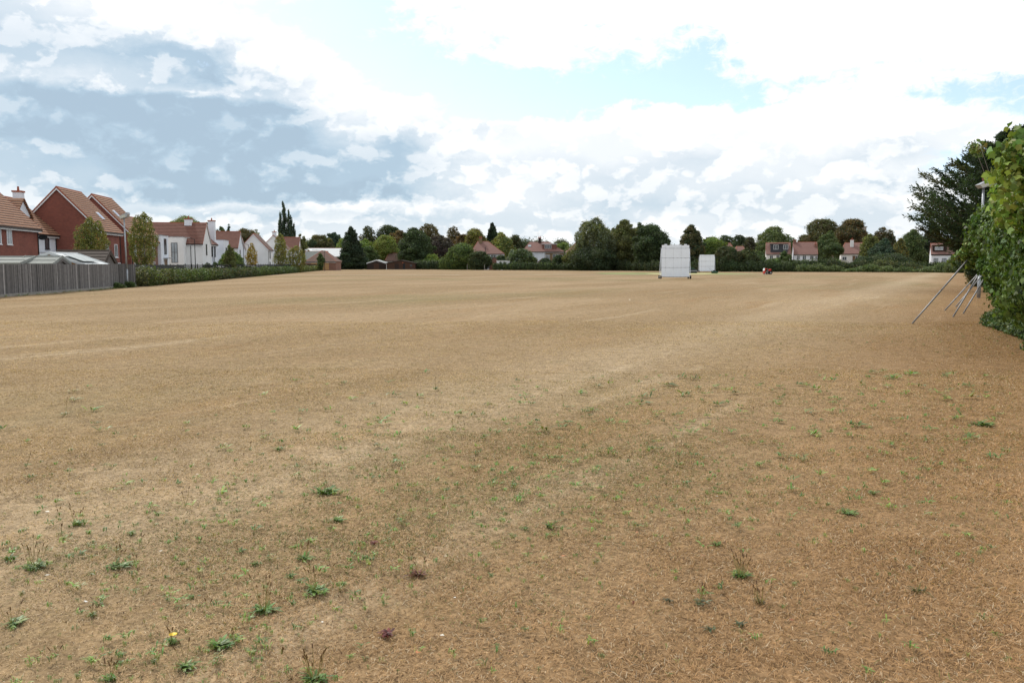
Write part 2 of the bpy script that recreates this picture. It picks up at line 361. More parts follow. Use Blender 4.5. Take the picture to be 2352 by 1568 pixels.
def foliage(name, blobs, leaf, cover, colr, m, parent=None, core=.62, shape='card', hang=0.0, hue=.30, tilt=.75, col2=None, p2=.0, cut=.72):
    """leaves spread through the shells of overlapping blobs. blobs: (x,y,z,rx,ry,rz)"""
    B = np.array(blobs, float); colr = np.array(colr); Vs = []; Fs = []; Cs = []; base = 0; FK = []
    area = {'card': .33, 'thin': .16, 'ivy': .5}[shape] * leaf * leaf
    for i, (x, y, z, rx, ry, rz) in enumerate(B):
        A = 4 * math.pi * ((rx * ry) ** 1.6 / 3 + (rx * rz) ** 1.6 / 3 + (ry * rz) ** 1.6 / 3) ** (1 / 1.6)
        n = int(A * cover / area) + 6
        d = unit(rng.normal(size=(n, 3))); rad = rng.uniform(.60, 1.06, n) + .5 * rng.random(n) ** 4
        P = np.array([x, y, z]) + d * np.array([rx, ry, rz]) * rad[:, None]
        keep = np.ones(n, bool)
        for j in range(len(B)):
            if j == i or cut <= 0: continue
            q = (P - B[j, :3]) / (B[j, 3:] * cut); keep &= (q * q).sum(1) > 1
        keep &= P[:, 2] > .02
        P = P[keep]; d = d[keep]; n = len(P)
        if not n: continue
        Nn = d + rng.normal(size=(n, 3)) * tilt
        bl = colr * rng.uniform(1 - hue, 1 + hue) * np.array([rng.uniform(.9, 1.15), 1, rng.uniform(.85, 1.1)])
        C = bl[None, :] * rng.uniform(.45, 1.65, (n, 1)) * np.stack([rng.uniform(.88, 1.15, n), np.ones(n), rng.uniform(.8, 1.2, n)], 1)
        if col2 is not None and p2 > 0:
            k = rng.random(n) < p2 * rng.uniform(.3, 1.7); C[k] = np.array(col2) * rng.uniform(.7, 1.3, (k.sum(), 1))
        S = leaf * (rng.uniform(.45, 1.5, n) if shape == 'ivy' else rng.uniform(.6, 1.35, n))
        V, Fi, CC = leaf_cards(P, Nn, S, C, shape, hang)
        Vs.append(V); Cs.append(CC); Fs.append(Fi + base); base += len(V)
    groups = [np.concatenate(Fs)]
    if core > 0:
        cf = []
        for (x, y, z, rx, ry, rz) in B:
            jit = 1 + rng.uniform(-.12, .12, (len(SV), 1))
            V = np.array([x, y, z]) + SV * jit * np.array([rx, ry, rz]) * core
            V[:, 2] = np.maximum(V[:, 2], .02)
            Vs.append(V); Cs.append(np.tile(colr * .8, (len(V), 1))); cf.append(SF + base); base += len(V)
        cf = np.concatenate(cf)
        groups.append(cf)
    return fastmesh(name, np.concatenate(Vs), groups, np.concatenate(Cs), m, parent)

PROF = {'round': lambda t: math.sqrt(max(.02, 1 - (2 * t - 1) ** 2)) ** .8,
        'dome': lambda t: (1 - max(0, t - .35) ** 2 / .4225) ** .5 if t < 1 else .05,
        'cone': lambda t: max(.07, (1 - t) ** .8 * min(1, .55 + t * 2.2)),
        'column': lambda t: max(.12, min(1, 3 * (1 - t)) * min(1, .6 + 2 * t)),
        'egg': lambda t: max(.1, math.sin(math.pi * min(1, (t + .08) / 1.08) ** .8) ** .75)}
def tree_blobs(prof, Rr, z0, z1, nb, br, flat=.8):
    out = []; H = z1 - z0
    lobes = [(0, 0, 1.0, 1.0)]
    if prof in ('round', 'egg', 'dome') and nb > 14:
        for k in range(random.randint(3, 5)):
            a = random.uniform(0, 6.28); q = random.uniform(.25, .5); lobes.append((math.cos(a) * q * Rr, math.sin(a) * q * Rr, random.uniform(.5, .7), random.uniform(.72, .96)))
        lobes[0] = (random.uniform(-.12, .12) * Rr, 0, .78, 1.0)
    for li, (lx, ly, ls, lt) in enumerate(lobes):
        m_ = nb if li == 0 else max(5, nb // 2); h = H * lt; zb_ = z0 if li == 0 else z0 + H * random.uniform(0, .25); h = z0 + H * lt - zb_; R_ = Rr * ls
        ph1, ph2 = random.uniform(0, 6.28), random.uniform(0, 6.28)
        for i in range(m_):
            t = min(.97, max(.03, (i + .5) / m_ + random.uniform(-.05, .05))); a = i * 2.399 + random.uniform(-.5, .5)
            pr = PROF[prof](t) * R_ * (1 + .16 * math.sin(2 * a + ph1) + .12 * math.sin(5 * t * 3 + ph2))
            r = min(br * Rr * random.uniform(.55, 1.2), max(pr, .2 * Rr) * .8); q = max(0, pr - r * .8) * random.uniform(.6, 1.05); rz = min(r * flat, h * .3)
            out.append((lx + math.cos(a) * q, ly + math.sin(a) * q, min(zb_ + h * t, zb_ + h - rz * .9), r, r, rz))
        for i in range(m_ // 2):
            t = random.uniform(.2, .99); a = random.uniform(0, 6.28); pr = PROF[prof](t) * R_ * random.uniform(.85, 1.12); r = br * Rr * random.uniform(.22, .45)
            out.append((lx + math.cos(a) * pr, ly + math.sin(a) * pr, min(zb_ + h * t, z1 - r * .3), r, r, r * flat))
    out.append((0, 0, z0 + H * .42, Rr * .5 * PROF[prof](.5), Rr * .5 * PROF[prof](.5), H * .32))
    return out
KC = {'dk': (.040, .060, .028), 'md': (.062, .092, .034), 'br': (.13, .185, .045), 'yg': (.165, .175, .05), 'rust': (.108, .078, .036),
      'pur': (.050, .044, .038), 'sil': (.14, .17, .13), 'aut': (.098, .088, .042), 'ol': (.088, .10, .040), 'pale': (.14, .17, .075), 'vdk': (.026, .042, .022),
      'birch': (.16, .18, .055), 'yel': (.32, .24, .05), 'blue': (.045, .075, .05)}
for k_ in KC: KC[k_] = tuple(c * 1.25 for c in KC[k_])
def tree(name, label, px, ytop, hw, Y, colr, prof='round', zb=.8, nb=26, br=.36, cover=1.5, core=.5, cat='tree', leaf=None, col2=None, p2=0,
         group=None, hang=0, shape='card', flat=.8, trunk=True, bark='bark', lean=0.0):
    top = at(px, ytop, Y); Rr = hw * Y / F * (1.0 if group else 1.2); Ht = top.z
    e = empty(name, (top.x, Y, 0), 0, label, cat, group)
    bl = tree_blobs(prof, Rr, zb, Ht, nb, br, flat)
    if lean: bl = [(x + lean * z, y, z, a, b, c) for x, y, z, a, b, c in bl]
    lf = leaf or max(.13, .00125 * Y)
    if prof == 'dome': core *= .45; cover *= .8
    foliage('crown', bl, lf, cover, KC[colr], M['leaf'], e, core=core, col2=col2, p2=p2, hang=hang, shape=shape)
    if trunk:
        mb = MB(); r0 = max(.08, Rr * .07)
        pts = [Vector((0, 0, -.05))]; k = 5
        for i in range(1, k + 1): pts.append(Vector((random.uniform(-.05, .05) * Rr + lean * Ht * .85 * i / k, random.uniform(-.05, .05) * Rr, Ht * .85 * i / k)))
        mb.path(pts, [r0 * (1.15 - i / (k + .3)) for i in range(k + 1)])
        for b in random.sample(bl, min(7, len(bl))):
            z = max(.25 * Ht, b[2] * .55); i = min(k - 1, int(z / (Ht * .85) * k)); p = pts[i + 1] if i + 1 < len(pts) else pts[-1]
            c = Vector(b[:3]); mid = p.lerp(c, .5) + Vector((0, 0, .06 * Rr))
            mb.path([p, mid, c], [r0 * .4, r0 * .25, r0 * .08], 5)
        mb.build('trunk', M[bark], e, True)
    return e
def strip_foliage(name, pts, wid, ht, leaf, cover, colr, m, parent, lump=.35, col2=None, p2=0, shape='card', seg=1.0, hv=.12, core=.75):
    """a hedge along a polyline out of many small overlapping blobs"""
    bl = []
    for a, b in zip(pts[:-1], pts[1:]):
        a = Vector(a); b = Vector(b); n = max(1, int((b - a).length / seg))
        for i in range(n + 1):
            p = a.lerp(b, i / n); h = ht * random.uniform(1 - hv, 1 + hv * .6)
            ax, ay = seg * .85, wid * .5
            if abs(b.y - a.y) > abs(b.x - a.x): ax, ay = ay, ax
            bl.append((p.x + random.uniform(-.08, .08) * wid, p.y, h * .47, ax, ay, h * .53))
    return foliage(name, bl, leaf, cover, colr, m, parent, core=core, col2=col2, p2=p2, shape=shape, cut=.8)

# ------------------------------------------------------------------ ground
def ground_mat():
    m, n, l, b = new_mat('parched_grass')
    t = n.new('ShaderNodeTexCoord')
    def no(sx, sy, sc_, det=6, ro=.6, off=0):
        mp = n.new('ShaderNodeMapping'); mp.inputs['Scale'].default_value = (sx, sy, 1); mp.inputs['Location'].default_value = (off, off, 0); mp.inputs['Rotation'].default_value = (0, 0, 0)
        rt = n.new('ShaderNodeVectorRotate'); rt.rotation_type = 'Z_AXIS'; rt.inputs['Angle'].default_value = math.atan(.55); l.new(t.outputs['Object'], rt.inputs['Vector'])
        l.new(rt.outputs[0], mp.inputs[0]); x = n.new('ShaderNodeTexNoise'); x.inputs['Scale'].default_value = sc_
        x.inputs['Detail'].default_value = det; x.inputs['Roughness'].default_value = ro; l.new(mp.outputs[0], x.inputs['Vector']); return x.outputs['Fac']
    def mr(v, a, bb, c=0.0, d=1.0):
        x = n.new('ShaderNodeMapRange'); x.interpolation_type = 'SMOOTHSTEP'; l.new(v, x.inputs[0])
        for i, q in zip((1, 2, 3, 4), (a, bb, c, d)): x.inputs[i].default_value = q
        return x.outputs[0]
    def mix(f, a, bb):
        x = n.new('ShaderNodeMix'); x.data_type = 'RGBA'; l.new(f, x.inputs[0])
        for i, q in ((6, a), (7, bb)):
            if isinstance(q, tuple): x.inputs[i].default_value = (*q, 1)
            else: l.new(q, x.inputs[i])
        return x.outputs[2]
    c = mix(mr(no(.16, .035, 1, 6, .6), .36, .62), GC[0], GC[1])
    c = mix(mr(no(.06, .03, 1, 5, .6, 40), .50, .68, 0, .6), c, GC[2])          # olive, half green patches
    c = mix(mr(no(.5, .10, 1, 7, .68, 9), .50, .74, 0, .75), c, GC[3])               # orange brown wear
    c = mix(mr(no(1.6, 1.2, 1, 8, .7, 4), .52, .72, 0, .45), c, GC[4])
    c = mix(mr(no(.9, .06, 1, 6, .65, 77), .56, .72, 0, .65), c, GC[5])            # bleached mowing streaks
    sp_ = n.new('ShaderNodeSeparateXYZ'); l.new(t.outputs['Object'], sp_.inputs[0])
    def MM(op, a, bb):
        x = n.new('ShaderNodeMath'); x.operation = op
        for i, v in enumerate((a, bb)):
            if isinstance(v, (int, float)): x.inputs[i].default_value = v
            else: l.new(v, x.inputs[i])
        return x.outputs[0]
    sd_ = MM('SUBTRACT', sp_.outputs[0], MM('MULTIPLY', sp_.outputs[1], .55)); wob = MM('MULTIPLY', MM('SUBTRACT', no(.3, .3, 1, 6, .7, 5), .5), 3.0); sd_ = MM('ADD', sd_, wob)
    c = mix(MM('MULTIPLY', mr(sd_, -4.5, .2), .75), c, (.225, .13, .06))             # rusty dead grass along the ivy
    c = mix(MM('MULTIPLY', MM('MULTIPLY', mr(sd_, -8.5, -6.0), mr(sd_, -6.0, -3.8, 1, 0)), .42), c, GC[5])   # pale trodden strip
    fine = no(1, 1, 28, 5, .75); mid = no(1, 1, 5, 5, .7, 3)
    ad = n.new('ShaderNodeMath'); ad.operation = 'MULTIPLY'; l.new(mr(fine, .3, .7, .62, 1.34), ad.inputs[0]); l.new(mr(mid, .3, .7, .8, 1.18), ad.inputs[1])
    mu = n.new('ShaderNodeVectorMath'); mu.operation = 'SCALE'; l.new(c, mu.inputs[0]); l.new(ad.outputs[0], mu.inputs['Scale'])
    l.new(mu.outputs[0], b.inputs['Base Color']); b.inputs['Roughness'].default_value = .95; b.inputs['Specular IOR Level'].default_value = .05
    bp = n.new('ShaderNodeBump'); bp.inputs['Strength'].default_value = .35; bp.inputs['Distance'].default_value = .012
    l.new(fine, bp.inputs['Height']); l.new(bp.outputs[0], b.inputs['Normal'])
    return m
GC = [(.322, .232, .138), (.256, .180, .100), (.190, .165, .080), (.262, .160, .075), (.20, .158, .078), (.42, .325, .215)]
M['ground'] = ground_mat()
xs = np.concatenate([-np.geomspace(3000, 40, 14), np.linspace(-36, 36, 61), np.geomspace(40, 3000, 14)])
ys = np.concatenate([[-600, -100, -20], np.linspace(0, 60, 61), np.geomspace(64, 4000, 40)])
X, Y = np.meshgrid(xs, ys)
Z = (.018 * np.sin(X * .9 + Y * .31) + .014 * np.sin(X * .37 - Y * .83 + 2)) * np.clip((Y + 4) / 4, 0, 1) * (Y < 60) - .012
V = np.stack([X, Y, Z], -1).reshape(-1, 3); nx = len(xs)
ii = (np.arange(len(ys) - 1)[:, None] * nx + np.arange(nx - 1)[None, :]).ravel()
g = fastmesh('ground', V, [np.stack([ii, ii + 1, ii + nx + 1, ii + nx], 1)], np.ones((len(V), 3)), M['ground'])
g.data.polygons.foreach_set('use_smooth', [True] * len(g.data.polygons)); prop(g, kind='structure')

def vnoise(x, y, s, seed):
    r = np.random.default_rng(seed); G = r.random((256, 256)); u = x / s + 500; v = y / s + 500
    i = np.floor(u).astype(int); j = np.floor(v).astype(int); fu = u - i; fv = v - j
    fu = fu * fu * (3 - 2 * fu); fv = fv * fv * (3 - 2 * fv); i %= 256; j %= 256; i2 = (i + 1) % 256; j2 = (j + 1) % 256
    return (G[i, j] * (1 - fu) + G[i2, j] * fu) * (1 - fv) + (G[i, j2] * (1 - fu) + G[i2, j2] * fu) * fv
def gz(x, y): return (.018 * np.sin(x * .9 + y * .31) + .014 * np.sin(x * .37 - y * .83 + 2)) * np.clip((y + 4) / 4, 0, 1) - .012
# where the turf still holds green, in metres
GREEN = [(gnd(px, py).x, gnd(px, py).y, r) for px, py, r in ((950, 1095, .9), (1000, 1130, .6), (1640, 1135, .5), (1450, 980, 1.2), (1850, 900, 2.5), (1380, 1080, .7), (460, 1190, .6),
         (700, 1280, .5), (420, 1500, .3), (60, 1280, .4), (2130, 780, 2.5), (1250, 1000, 1.1), (1560, 1060, .8), (2180, 1000, .8), (870, 1190, .6), (1230, 1190, .5))]
def blades(name, rects, wid, ln, seedc):
    Vs = []; Fs = []; Cs = []; b0 = 0
    for (y0, y1, den) in rects:
        n = int((.66 * (y1 * y1 - y0 * y0) + 4.0 * (y1 - y0)) * den)
        y = np.sqrt(rng.uniform(y0 * y0, y1 * y1, n)); x = rng.uniform(-1, 1, n) * (.66 * y + 2.0)
        edge = 8 + .55 * (y - 13); k = (x < edge + .6) & (rng.random(n) < np.clip(1 - (y - 26) / 50, .05, 1) ** 2)
        x = x[k]; y = y[k]
        lush = vnoise(x, y, .55, 3) * .5 + vnoise(x, y, .16, 5) * .5
        k = rng.random(len(x)) < .45 + 1.1 * np.clip(lush - .25, 0, 1); x = x[k]; y = y[k]; lush = lush[k]; n = len(x)
        far = y / 5.0; L = ln * rng.uniform(.5, 1.5, n) * (.6 + .8 * lush) * (1 + .10 * far.clip(0, 6)); L = L * (1 + .5 * np.clip((x - .55 * y + 1.6) / 2.2, 0, 1)); W = wid * rng.uniform(.6, 1.4, n) * (1 + .38 * (far - .6).clip(0, 5))
        a = rng.uniform(0, 2 * np.pi, n) + 1.2 * np.sin(x * 1.3) ; el = rng.uniform(.05, .8, n)
        d = np.stack([np.cos(a) * np.cos(el), np.sin(a) * np.cos(el), np.sin(el)], 1); s = np.stack([-np.sin(a), np.cos(a), rng.uniform(-.5, .5, n)], 1)
        p = np.stack([x, y, gz(x, y) + .001], 1); mid = p + d * L[:, None] * .55; tip = mid + (d * np.array([1, 1, .25]) + rng.normal(size=(n, 3)) * .12) * L[:, None] * .45
        Vv = np.stack([p - s * W[:, None] * .5, p + s * W[:, None] * .5, mid + s * W[:, None] * .45, mid - s * W[:, None] * .45, tip], 1).reshape(-1, 3)
        q = vnoise(x, y, 2.2, 8) * .5 + vnoise(x, y, .7, 9) * .5; q = np.clip((q - .3) * 2.2, 0, 1)[:, None]
        u = rng.random((n, 1)); c = (np.array([.665, .49, .305]) * u + np.array([.405, .268, .142]) * (1 - u)) * (1 - q * .22)
        sdv = x - .55 * y + 3 * (vnoise(x, y, 2.0, 21) - .5); rk = np.clip((sdv + 4.5) / 5, 0, 1)[:, None] * .7; c = c * (1 - rk) + np.array([.42, .245, .115]) * rng.uniform(.6, 1.3, (n, 1)) * rk
        pk = (np.exp(-((sdv + 5.9) / 1.5) ** 2) * .34)[:, None]; c = c * (1 - pk) + np.array([.66, .52, .36]) * pk
        st_ = vnoise((x - .55 * y) * 1.0, y * .12, .45, 31)[:, None]; c = c * (.86 + .28 * st_)
        pale = rng.random(n) < .10; c[pale] = np.array([.60, .49, .35])
        dark = rng.random(n) < .09; c[dark] = np.array([.085, .05, .028])
        gp = .012 + .05 * (vnoise(x, y, 1.4, 15) > .68)
        for gx, gy, gr in GREEN: gp = gp + .11 * np.exp(-(((x - gx) / 1.6) ** 2 + (y - gy) ** 2) / gr ** 2)
        gk = rng.random(n) < gp * 1.2; c[gk] = np.array([.105, .135, .04]) * rng.uniform(.7, 1.5, (gk.sum(), 1))
        c = c * rng.uniform(.7, 1.3, (n, 1))
        Vs.append(Vv); Cs.append(np.repeat(c, 5, 0)); idx = b0 + np.arange(n) * 5; b0 += n * 5
        Fs.append(idx)
    idx = np.concatenate(Fs)
    o = fastmesh(name, np.concatenate(Vs), [np.stack([idx, idx + 1, idx + 2, idx + 3], 1), np.stack([idx + 3, idx + 2, idx + 4], 1)], np.concatenate(Cs), M['grass'])
    return prop(o, 'short parched straw coloured grass covering the field', 'grass', kind='stuff')
blades('dry_grass', [(2.4, 5, 16000), (5, 8, 10000), (8, 13, 4500), (13, 24, 1300), (24, 75, 190)], .0021, .021, 1)

def weed_mesh(sz, nl, stalks, colr=(.085, .17, .03), flower=False):
    """broad strap leaves lying out from one root, with thin seed stalks"""
    Vs = []; Fs = []; Cs = []; b = 0; bigF = []
    for i in range(nl):
        a = rng.uniform(0, 2 * np.pi); L = sz * rng.uniform(.35, 1.0); W = L * rng.uniform(.10, .24); e0 = rng.uniform(.1, .8); bend = rng.uniform(.3, 1.1)
        d = np.array([math.cos(a), math.sin(a), 0]); s = np.array([-math.sin(a), math.cos(a), 0]); off = rng.normal(size=3) * sz * np.array([.27, .2, 0]); off[2] = 0
        p = off.copy(); c = np.array(colr) * rng.uniform(.5, 1.5) * np.array([rng.uniform(.8, 1.5), 1, 1])
        for j in range(5):
            t = j / 4; w = W * (.35 + 1.5 * t * (1 - t) * 2) * (1 if j < 4 else .1); Vs += [p - s * w / 2, p + s * w / 2 + np.array([0, 0, w * .12])]; Cs += [c, c * 1.1]
            e = e0 - bend * t; p = p + (d * math.cos(e) + np.array([0, 0, math.sin(e)])) * L / 4
            p[2] = max(p[2], .016)
        for j in range(4): k = b + j * 2; bigF.append((k, k + 1, k + 3, k + 2))
        b += 10
    for i in range(stalks):
        a = rng.uniform(0, 2 * np.pi); H = sz * rng.uniform(1.0, 2.0); sp = rng.uniform(.2, .75); d = np.array([math.cos(a) * sp, math.sin(a) * sp, 1.0])
        p0 = rng.normal(size=3) * sz * .12; p0[2] = 0; pm = p0 + d * np.array([1.1, 1.1, 1]) * H * .5; pt = pm + d * np.array([.5, .5, 1]) * H * .5
        for (q0, q1, w0, w1, cc) in ((p0, pm, .0016, .0014, (.30, .27, .13)), (pm, pt, .0013, .0011, (.30, .23, .12)), (pt, pt + d / np.linalg.norm(d) * .018, .0034, .0026, (.16, .095, .055))):
            for s in (np.array([1, 0, 0]), np.array([0, 1, 0])):
                Vs += [q0 - s * w0, q0 + s * w0, q1 + s * w1, q1 - s * w1]; Cs += [np.array(cc)] * 4; bigF.append((b, b + 1, b + 2, b + 3)); b += 4
    if flower:
        p = np.array([0, 0, sz * 1.1])
        for i in range(12):
            a = 2 * math.pi * i / 12; d = np.array([math.cos(a), math.sin(a), .25]) * .017; s = np.array([-math.sin(a), math.cos(a), 0]) * .005
            Vs += [p - s * .3, p + s * .3, p + d + s, p + d - s]; Cs += [np.array((.85, .60, .02))] * 4; bigF.append((b, b + 1, b + 2, b + 3)); b += 4
    return Vs, bigF, Cs
M['weed'] = leaf_mat('weed_leaves', .25, .45, .3)
def weed(name, label, px, py, wpx, nl=22, stalks=0, colr=(.085, .17, .03), flower=False):
    p = gnd(px, py); sz = wpx * p.length / F
    Vs, Fq, Cs = weed_mesh(sz, nl, stalks, colr, flower)
    o = fastmesh(name, np.array(Vs), [np.array(Fq)], np.array(Cs), M['weed']); o.location = (p.x, p.y, float(gz(p.x, p.y)))
    return prop(o, label, 'weed', 'broad leaved weeds growing in the dry grass')
WEEDS = [(1702, 1320, 26, 34, 14, 'bright green plantain with many brown seed heads on tall thin stalks'),
 (1745, 1383, 22, 16, 8, 'half dead plantain with brown leaves just in front of the tall seeding plantain', (.12, .10, .04)),
 (1646, 1247, 15, 24, 0, 'small dark green rosette just behind the tall seeding plantain'),
 (725, 1351, 34, 46, 8, 'large bright green flat weed with long strap leaves, left of centre in the foreground'),
 (608, 1394, 38, 34, 10, 'wide pale green seeding weed left of and nearer than the largest bright green one'),
 (505, 1474, 34, 60, 0, 'dense dark green leafy clump low in the left foreground'),
 (398, 1464, 20, 26, 3, 'leafy weed with a single yellow flower', None, True),
 (428, 1522, 30, 40, 3, 'dark green clump just in front of the yellow flowered weed'),
 (722, 1556, 40, 44, 12, 'seeding plantain cut by the bottom edge, left of centre'),
 (270, 1292, 32, 36, 5, 'flat green weed with two pale curved stalks in the left foreground'),
 (78, 1292, 32, 34, 10, 'green weed under a spray of brown seed stalks near the left edge'),
 (20, 1275, 22, 22, 0, 'green weed touching the left edge, just left of the brown seed stalks'),
 (28, 1418, 30, 34, 4, 'broad green weed at the left edge, nearest the camera there'),
 (250, 1546, 24, 24, 5, 'light green weed with one long bent pale stalk near the bottom left corner'),
 (698, 1279, 26, 26, 5, 'yellowish green weed standing directly beyond the largest bright green one'),
 (588, 1290, 17, 20, 0, 'compact light green tuft left of the yellowish green weed'),
 (668, 1319, 17, 20, 0, 'compact bright green tuft between the yellowish weed and the largest green one'),
 (552, 1261, 15, 16, 0, 'small thin green tuft farthest back of the tight left foreground group'),
 (440, 1362, 14, 18, 0, 'small isolated green tuft between the flat stalked weed and the dense dark clump'),
 (212, 1400, 16, 18, 3, 'small green tuft with thin stalks, alone in the left foreground'),
 (1262, 1210, 20, 24, 0, 'green flat weed at the centre of the picture, right of another small one'),
 (1205, 1215, 14, 14, 0, 'tiny green weed immediately left of the central flat weed'),
 (1950, 1169, 24, 28, 0, 'dark green flat rosette alone in the right foreground'),
 (2252, 977, 26, 38, 0, 'bright green leafy patch near the right edge, beyond the ivy shade'),
 (2005, 1123, 17, 18, 0, 'small bright green rosette beyond the dark flat rosette on the right'),
 (745, 1134, 36, 34, 4, 'wide green weed in the middle distance left of the greenest patch'),
 (776, 1195, 20, 24, 0, 'rounded green weed in front of the wide middle distance weed'),
 (180, 1199, 22, 22, 6, 'seeding green weed well back near the left edge'),
 (300, 1220, 17, 20, 0, 'low green tuft right of the seeding weed near the left edge'),
 (640, 1036, 17, 18, 0, 'dark low weed far back on the left, alone on pale turf'),
 (1605, 1385, 22, 20, 5, 'grey green sparse weed left of the half dead plantain', (.10, .13, .07)),
 (1535, 1380, 15, 18, 0, 'small dark weed at the left end of the grey green sparse one', (.05, .08, .05)),
 (1630, 1448, 18, 18, 0, 'grey green flat tuft nearest the camera right of centre', (.09, .12, .06)),
 (1700, 1437, 17, 18, 0, 'grey green tuft right of and just beyond the nearest grey green one', (.09, .12, .06)),
 (888, 1454, 26, 30, 0, 'dark red leaved dock nearest the camera', (.12, .035, .03)),
 (958, 1318, 28, 26, 3, 'reddish brown dock with a few thin stalks, centre left', (.13, .06, .035)),
 (857, 1247, 15, 16, 0, 'small red leaved dock farthest from the camera', (.14, .04, .035)),
 (2110, 1352, 22, 18, 2, 'faint olive tuft low in the right foreground', (.10, .11, .04)),
 (1455, 1386, 8, 8, 0, 'tiny dark red weed at centre right of the foreground', (.13, .03, .03))]
for q in WEEDS:
    c = q[6] if len(q) > 6 and q[6] else (.100, .180, .038)
    weed('weed', q[5], q[0], q[1], q[2], int(q[3] * 1.5), q[4], c, len(q) > 7)
# the countless small green tufts farther out: one spread of ground cover
Vs = []; Fs = []; Cs = []; b = 0
tufts = []
for i in range(2000):
    py = 850 + 718 * random.random() ** .9; px = random.uniform(-40, 2390); p = gnd(px, py)
    gsum = sum(math.exp(-(((p.x - gx) / 1.6) ** 2 + (p.y - gy) ** 2) / (gr * 1.3) ** 2) for gx, gy, gr in GREEN)
    bias = .10 + .9 * min(1, gsum) + (.14 if px > 900 and py < 1150 else 0) + (.10 if px < 900 and py > 1150 else 0)
    if p.x > 7.6 + .55 * (p.y - 13) or random.random() > bias: continue
    tufts.append((p.x, p.y, random.choice((1, 1, 1.7)) * random.uniform(5, 14) * p.length / F * (1.25 if py < 1000 else 1)))
for gx, gy, gr in GREEN:
    for i in range(int(16 * gr) + 8): tufts.append((gx + random.gauss(0, gr * .9), gy + random.gauss(0, gr * .55), random.uniform(.025, .055)))
fbA, fbB = gnd(-60, 687), gnd(309, 658.5)
for i in range(110): q = fbA.lerp(fbB, random.random() ** .7); tufts.append((q.x + random.uniform(.0, .25), q.y, random.uniform(.08, .28)))
for x, y, sz in tufts:
    cc = random.choice([(.13, .25, .05), (.17, .27, .06), (.10, .18, .05), (.17, .19, .065)])
    v, f, c = weed_mesh(sz, random.randint(7, 14), 2 if random.random() < .03 else 0, cc)
    o0 = np.array([x, y, float(gz(x, y)) + .018]); n0 = len(Vs); Vs += [q + o0 for q in v]; Fs += [tuple(n0 + i for i in ff) for ff in f]; Cs += c
prop(fastmesh('low_weeds', np.array(Vs), [np.array(Fs)], np.array(Cs), M['weed']), 'scattered small green weeds and clover dotted through the dry grass', 'weeds', kind='stuff')
# pale feathers, daisies and chips of litter
Vs = []; Fs = []; Cs = []
for i in range(70):
    px = random.uniform(0, 2300); py = 640 + 900 * random.random() ** 1.6; p = gnd(px, py)
    if p.x > 7 + .55 * (p.y - 13): continue
    s = random.uniform(.006, .011) * max(1, p.y * .09); a = random.uniform(0, 6.3); z = float(gz(p.x, p.y)) + .02; n0 = len(Vs)
    for t in (0, 1.6, 3.1, 4.5): Vs.append((p.x + math.cos(a + t) * s * (1.7 if t in (0, 3.1) else 1), p.y + math.sin(a + t) * s, z + random.uniform(0, .8) * s))
    Fs.append((n0, n0 + 1, n0 + 2, n0 + 3)); Cs += [random.choice([(.8, .8, .78), (.75, .7, .62), (.6, .25, .12), (.3, .12, .06)])] * 4
prop(fastmesh('litter', np.array(Vs), [np.array(Fs)], np.array(Cs), M['weed']), 'tiny pale petals, feathers and brown leaves strewn on the grass', 'litter', kind='stuff')
# one pale feather in the foreground
fp = gnd(866, 1415 + 45)
# ------------------------------------------------------------------ the cricket square
def sheet(name, x0, x1, y0, y1, z, m, wob=0.0, kind='structure'):
    mb = MB(); n = 40; P = []
    for i in range(n):
        t = 2 * math.pi * i / n; c, s_ = math.cos(t), math.sin(t)
        k = 1 / max(abs(c), abs(s_)) if not wob else (1 / (abs(c) ** 4 + abs(s_) ** 4) ** .25) * random.uniform(1 - wob, 1 + wob)
        P.append(((x0 + x1) / 2 + c * k * (x1 - x0) / 2, (y0 + y1) / 2 + s_ * k * (y1 - y0) / 2, z))
    mb.add(P, [tuple(range(n))]); return prop(mb.build(name, m), kind=kind)
M['sq'] = mat('watered_green_turf', (.20, .215, .075), .95, .45, .22)
M['bank'] = M['sq']
sheet('cricket_square', 15.5, 42, 134, 163, .004, M['sq'], .03)
sheet('cricket_pitch', 23.6, 34.2, 137.5, 147.5, .008, M['pitch'])
mb = MB()
for x0, x1, y in ((-38, -8, 128), (34.4, 44, 138), (-2, 22, 132.2)): mb.box(x0, x1, y, y + .35, .009, .012)
prop(mb.build('boundary_line', M['whiteline']), kind='structure')
# road behind the left hand hedge
hd = Vector((-61 + 27.9, 285 - 61.4, 0)).normalized(); hn = Vector((-hd.y, hd.x, 0))
H0 = Vector((-27.9, 61.4, 0))
def hl(Yv, off=0.0):
    """point beside the hedge line: off metres to the street side"""
    t = (Yv - 61.4) / hd.y; return H0 + hd * t + hn * off
YAW = math.atan2(-hd.x, hd.y)
mb = MB(); a, b_ = hl(60, 3.6), hl(300, 3.6); c_, d_ = hl(300, 10), hl(60, 10)
mb.add([(p.x, p.y, .004) for p in (a, b_, c_, d_)], [(0, 1, 2, 3)]); prop(mb.build('road', M['asphalt']), kind='structure')
mb = MB(); a, b_ = hl(60, 10.0), hl(300, 10.0); c_, d_ = hl(300, 11.9), hl(60, 11.9)
mb.prism([(p.x, p.y, 0) for p in (a, b_, c_, d_)], (0, 0, .12)); prop(mb.build('pavement', M['concrete']), kind='structure')

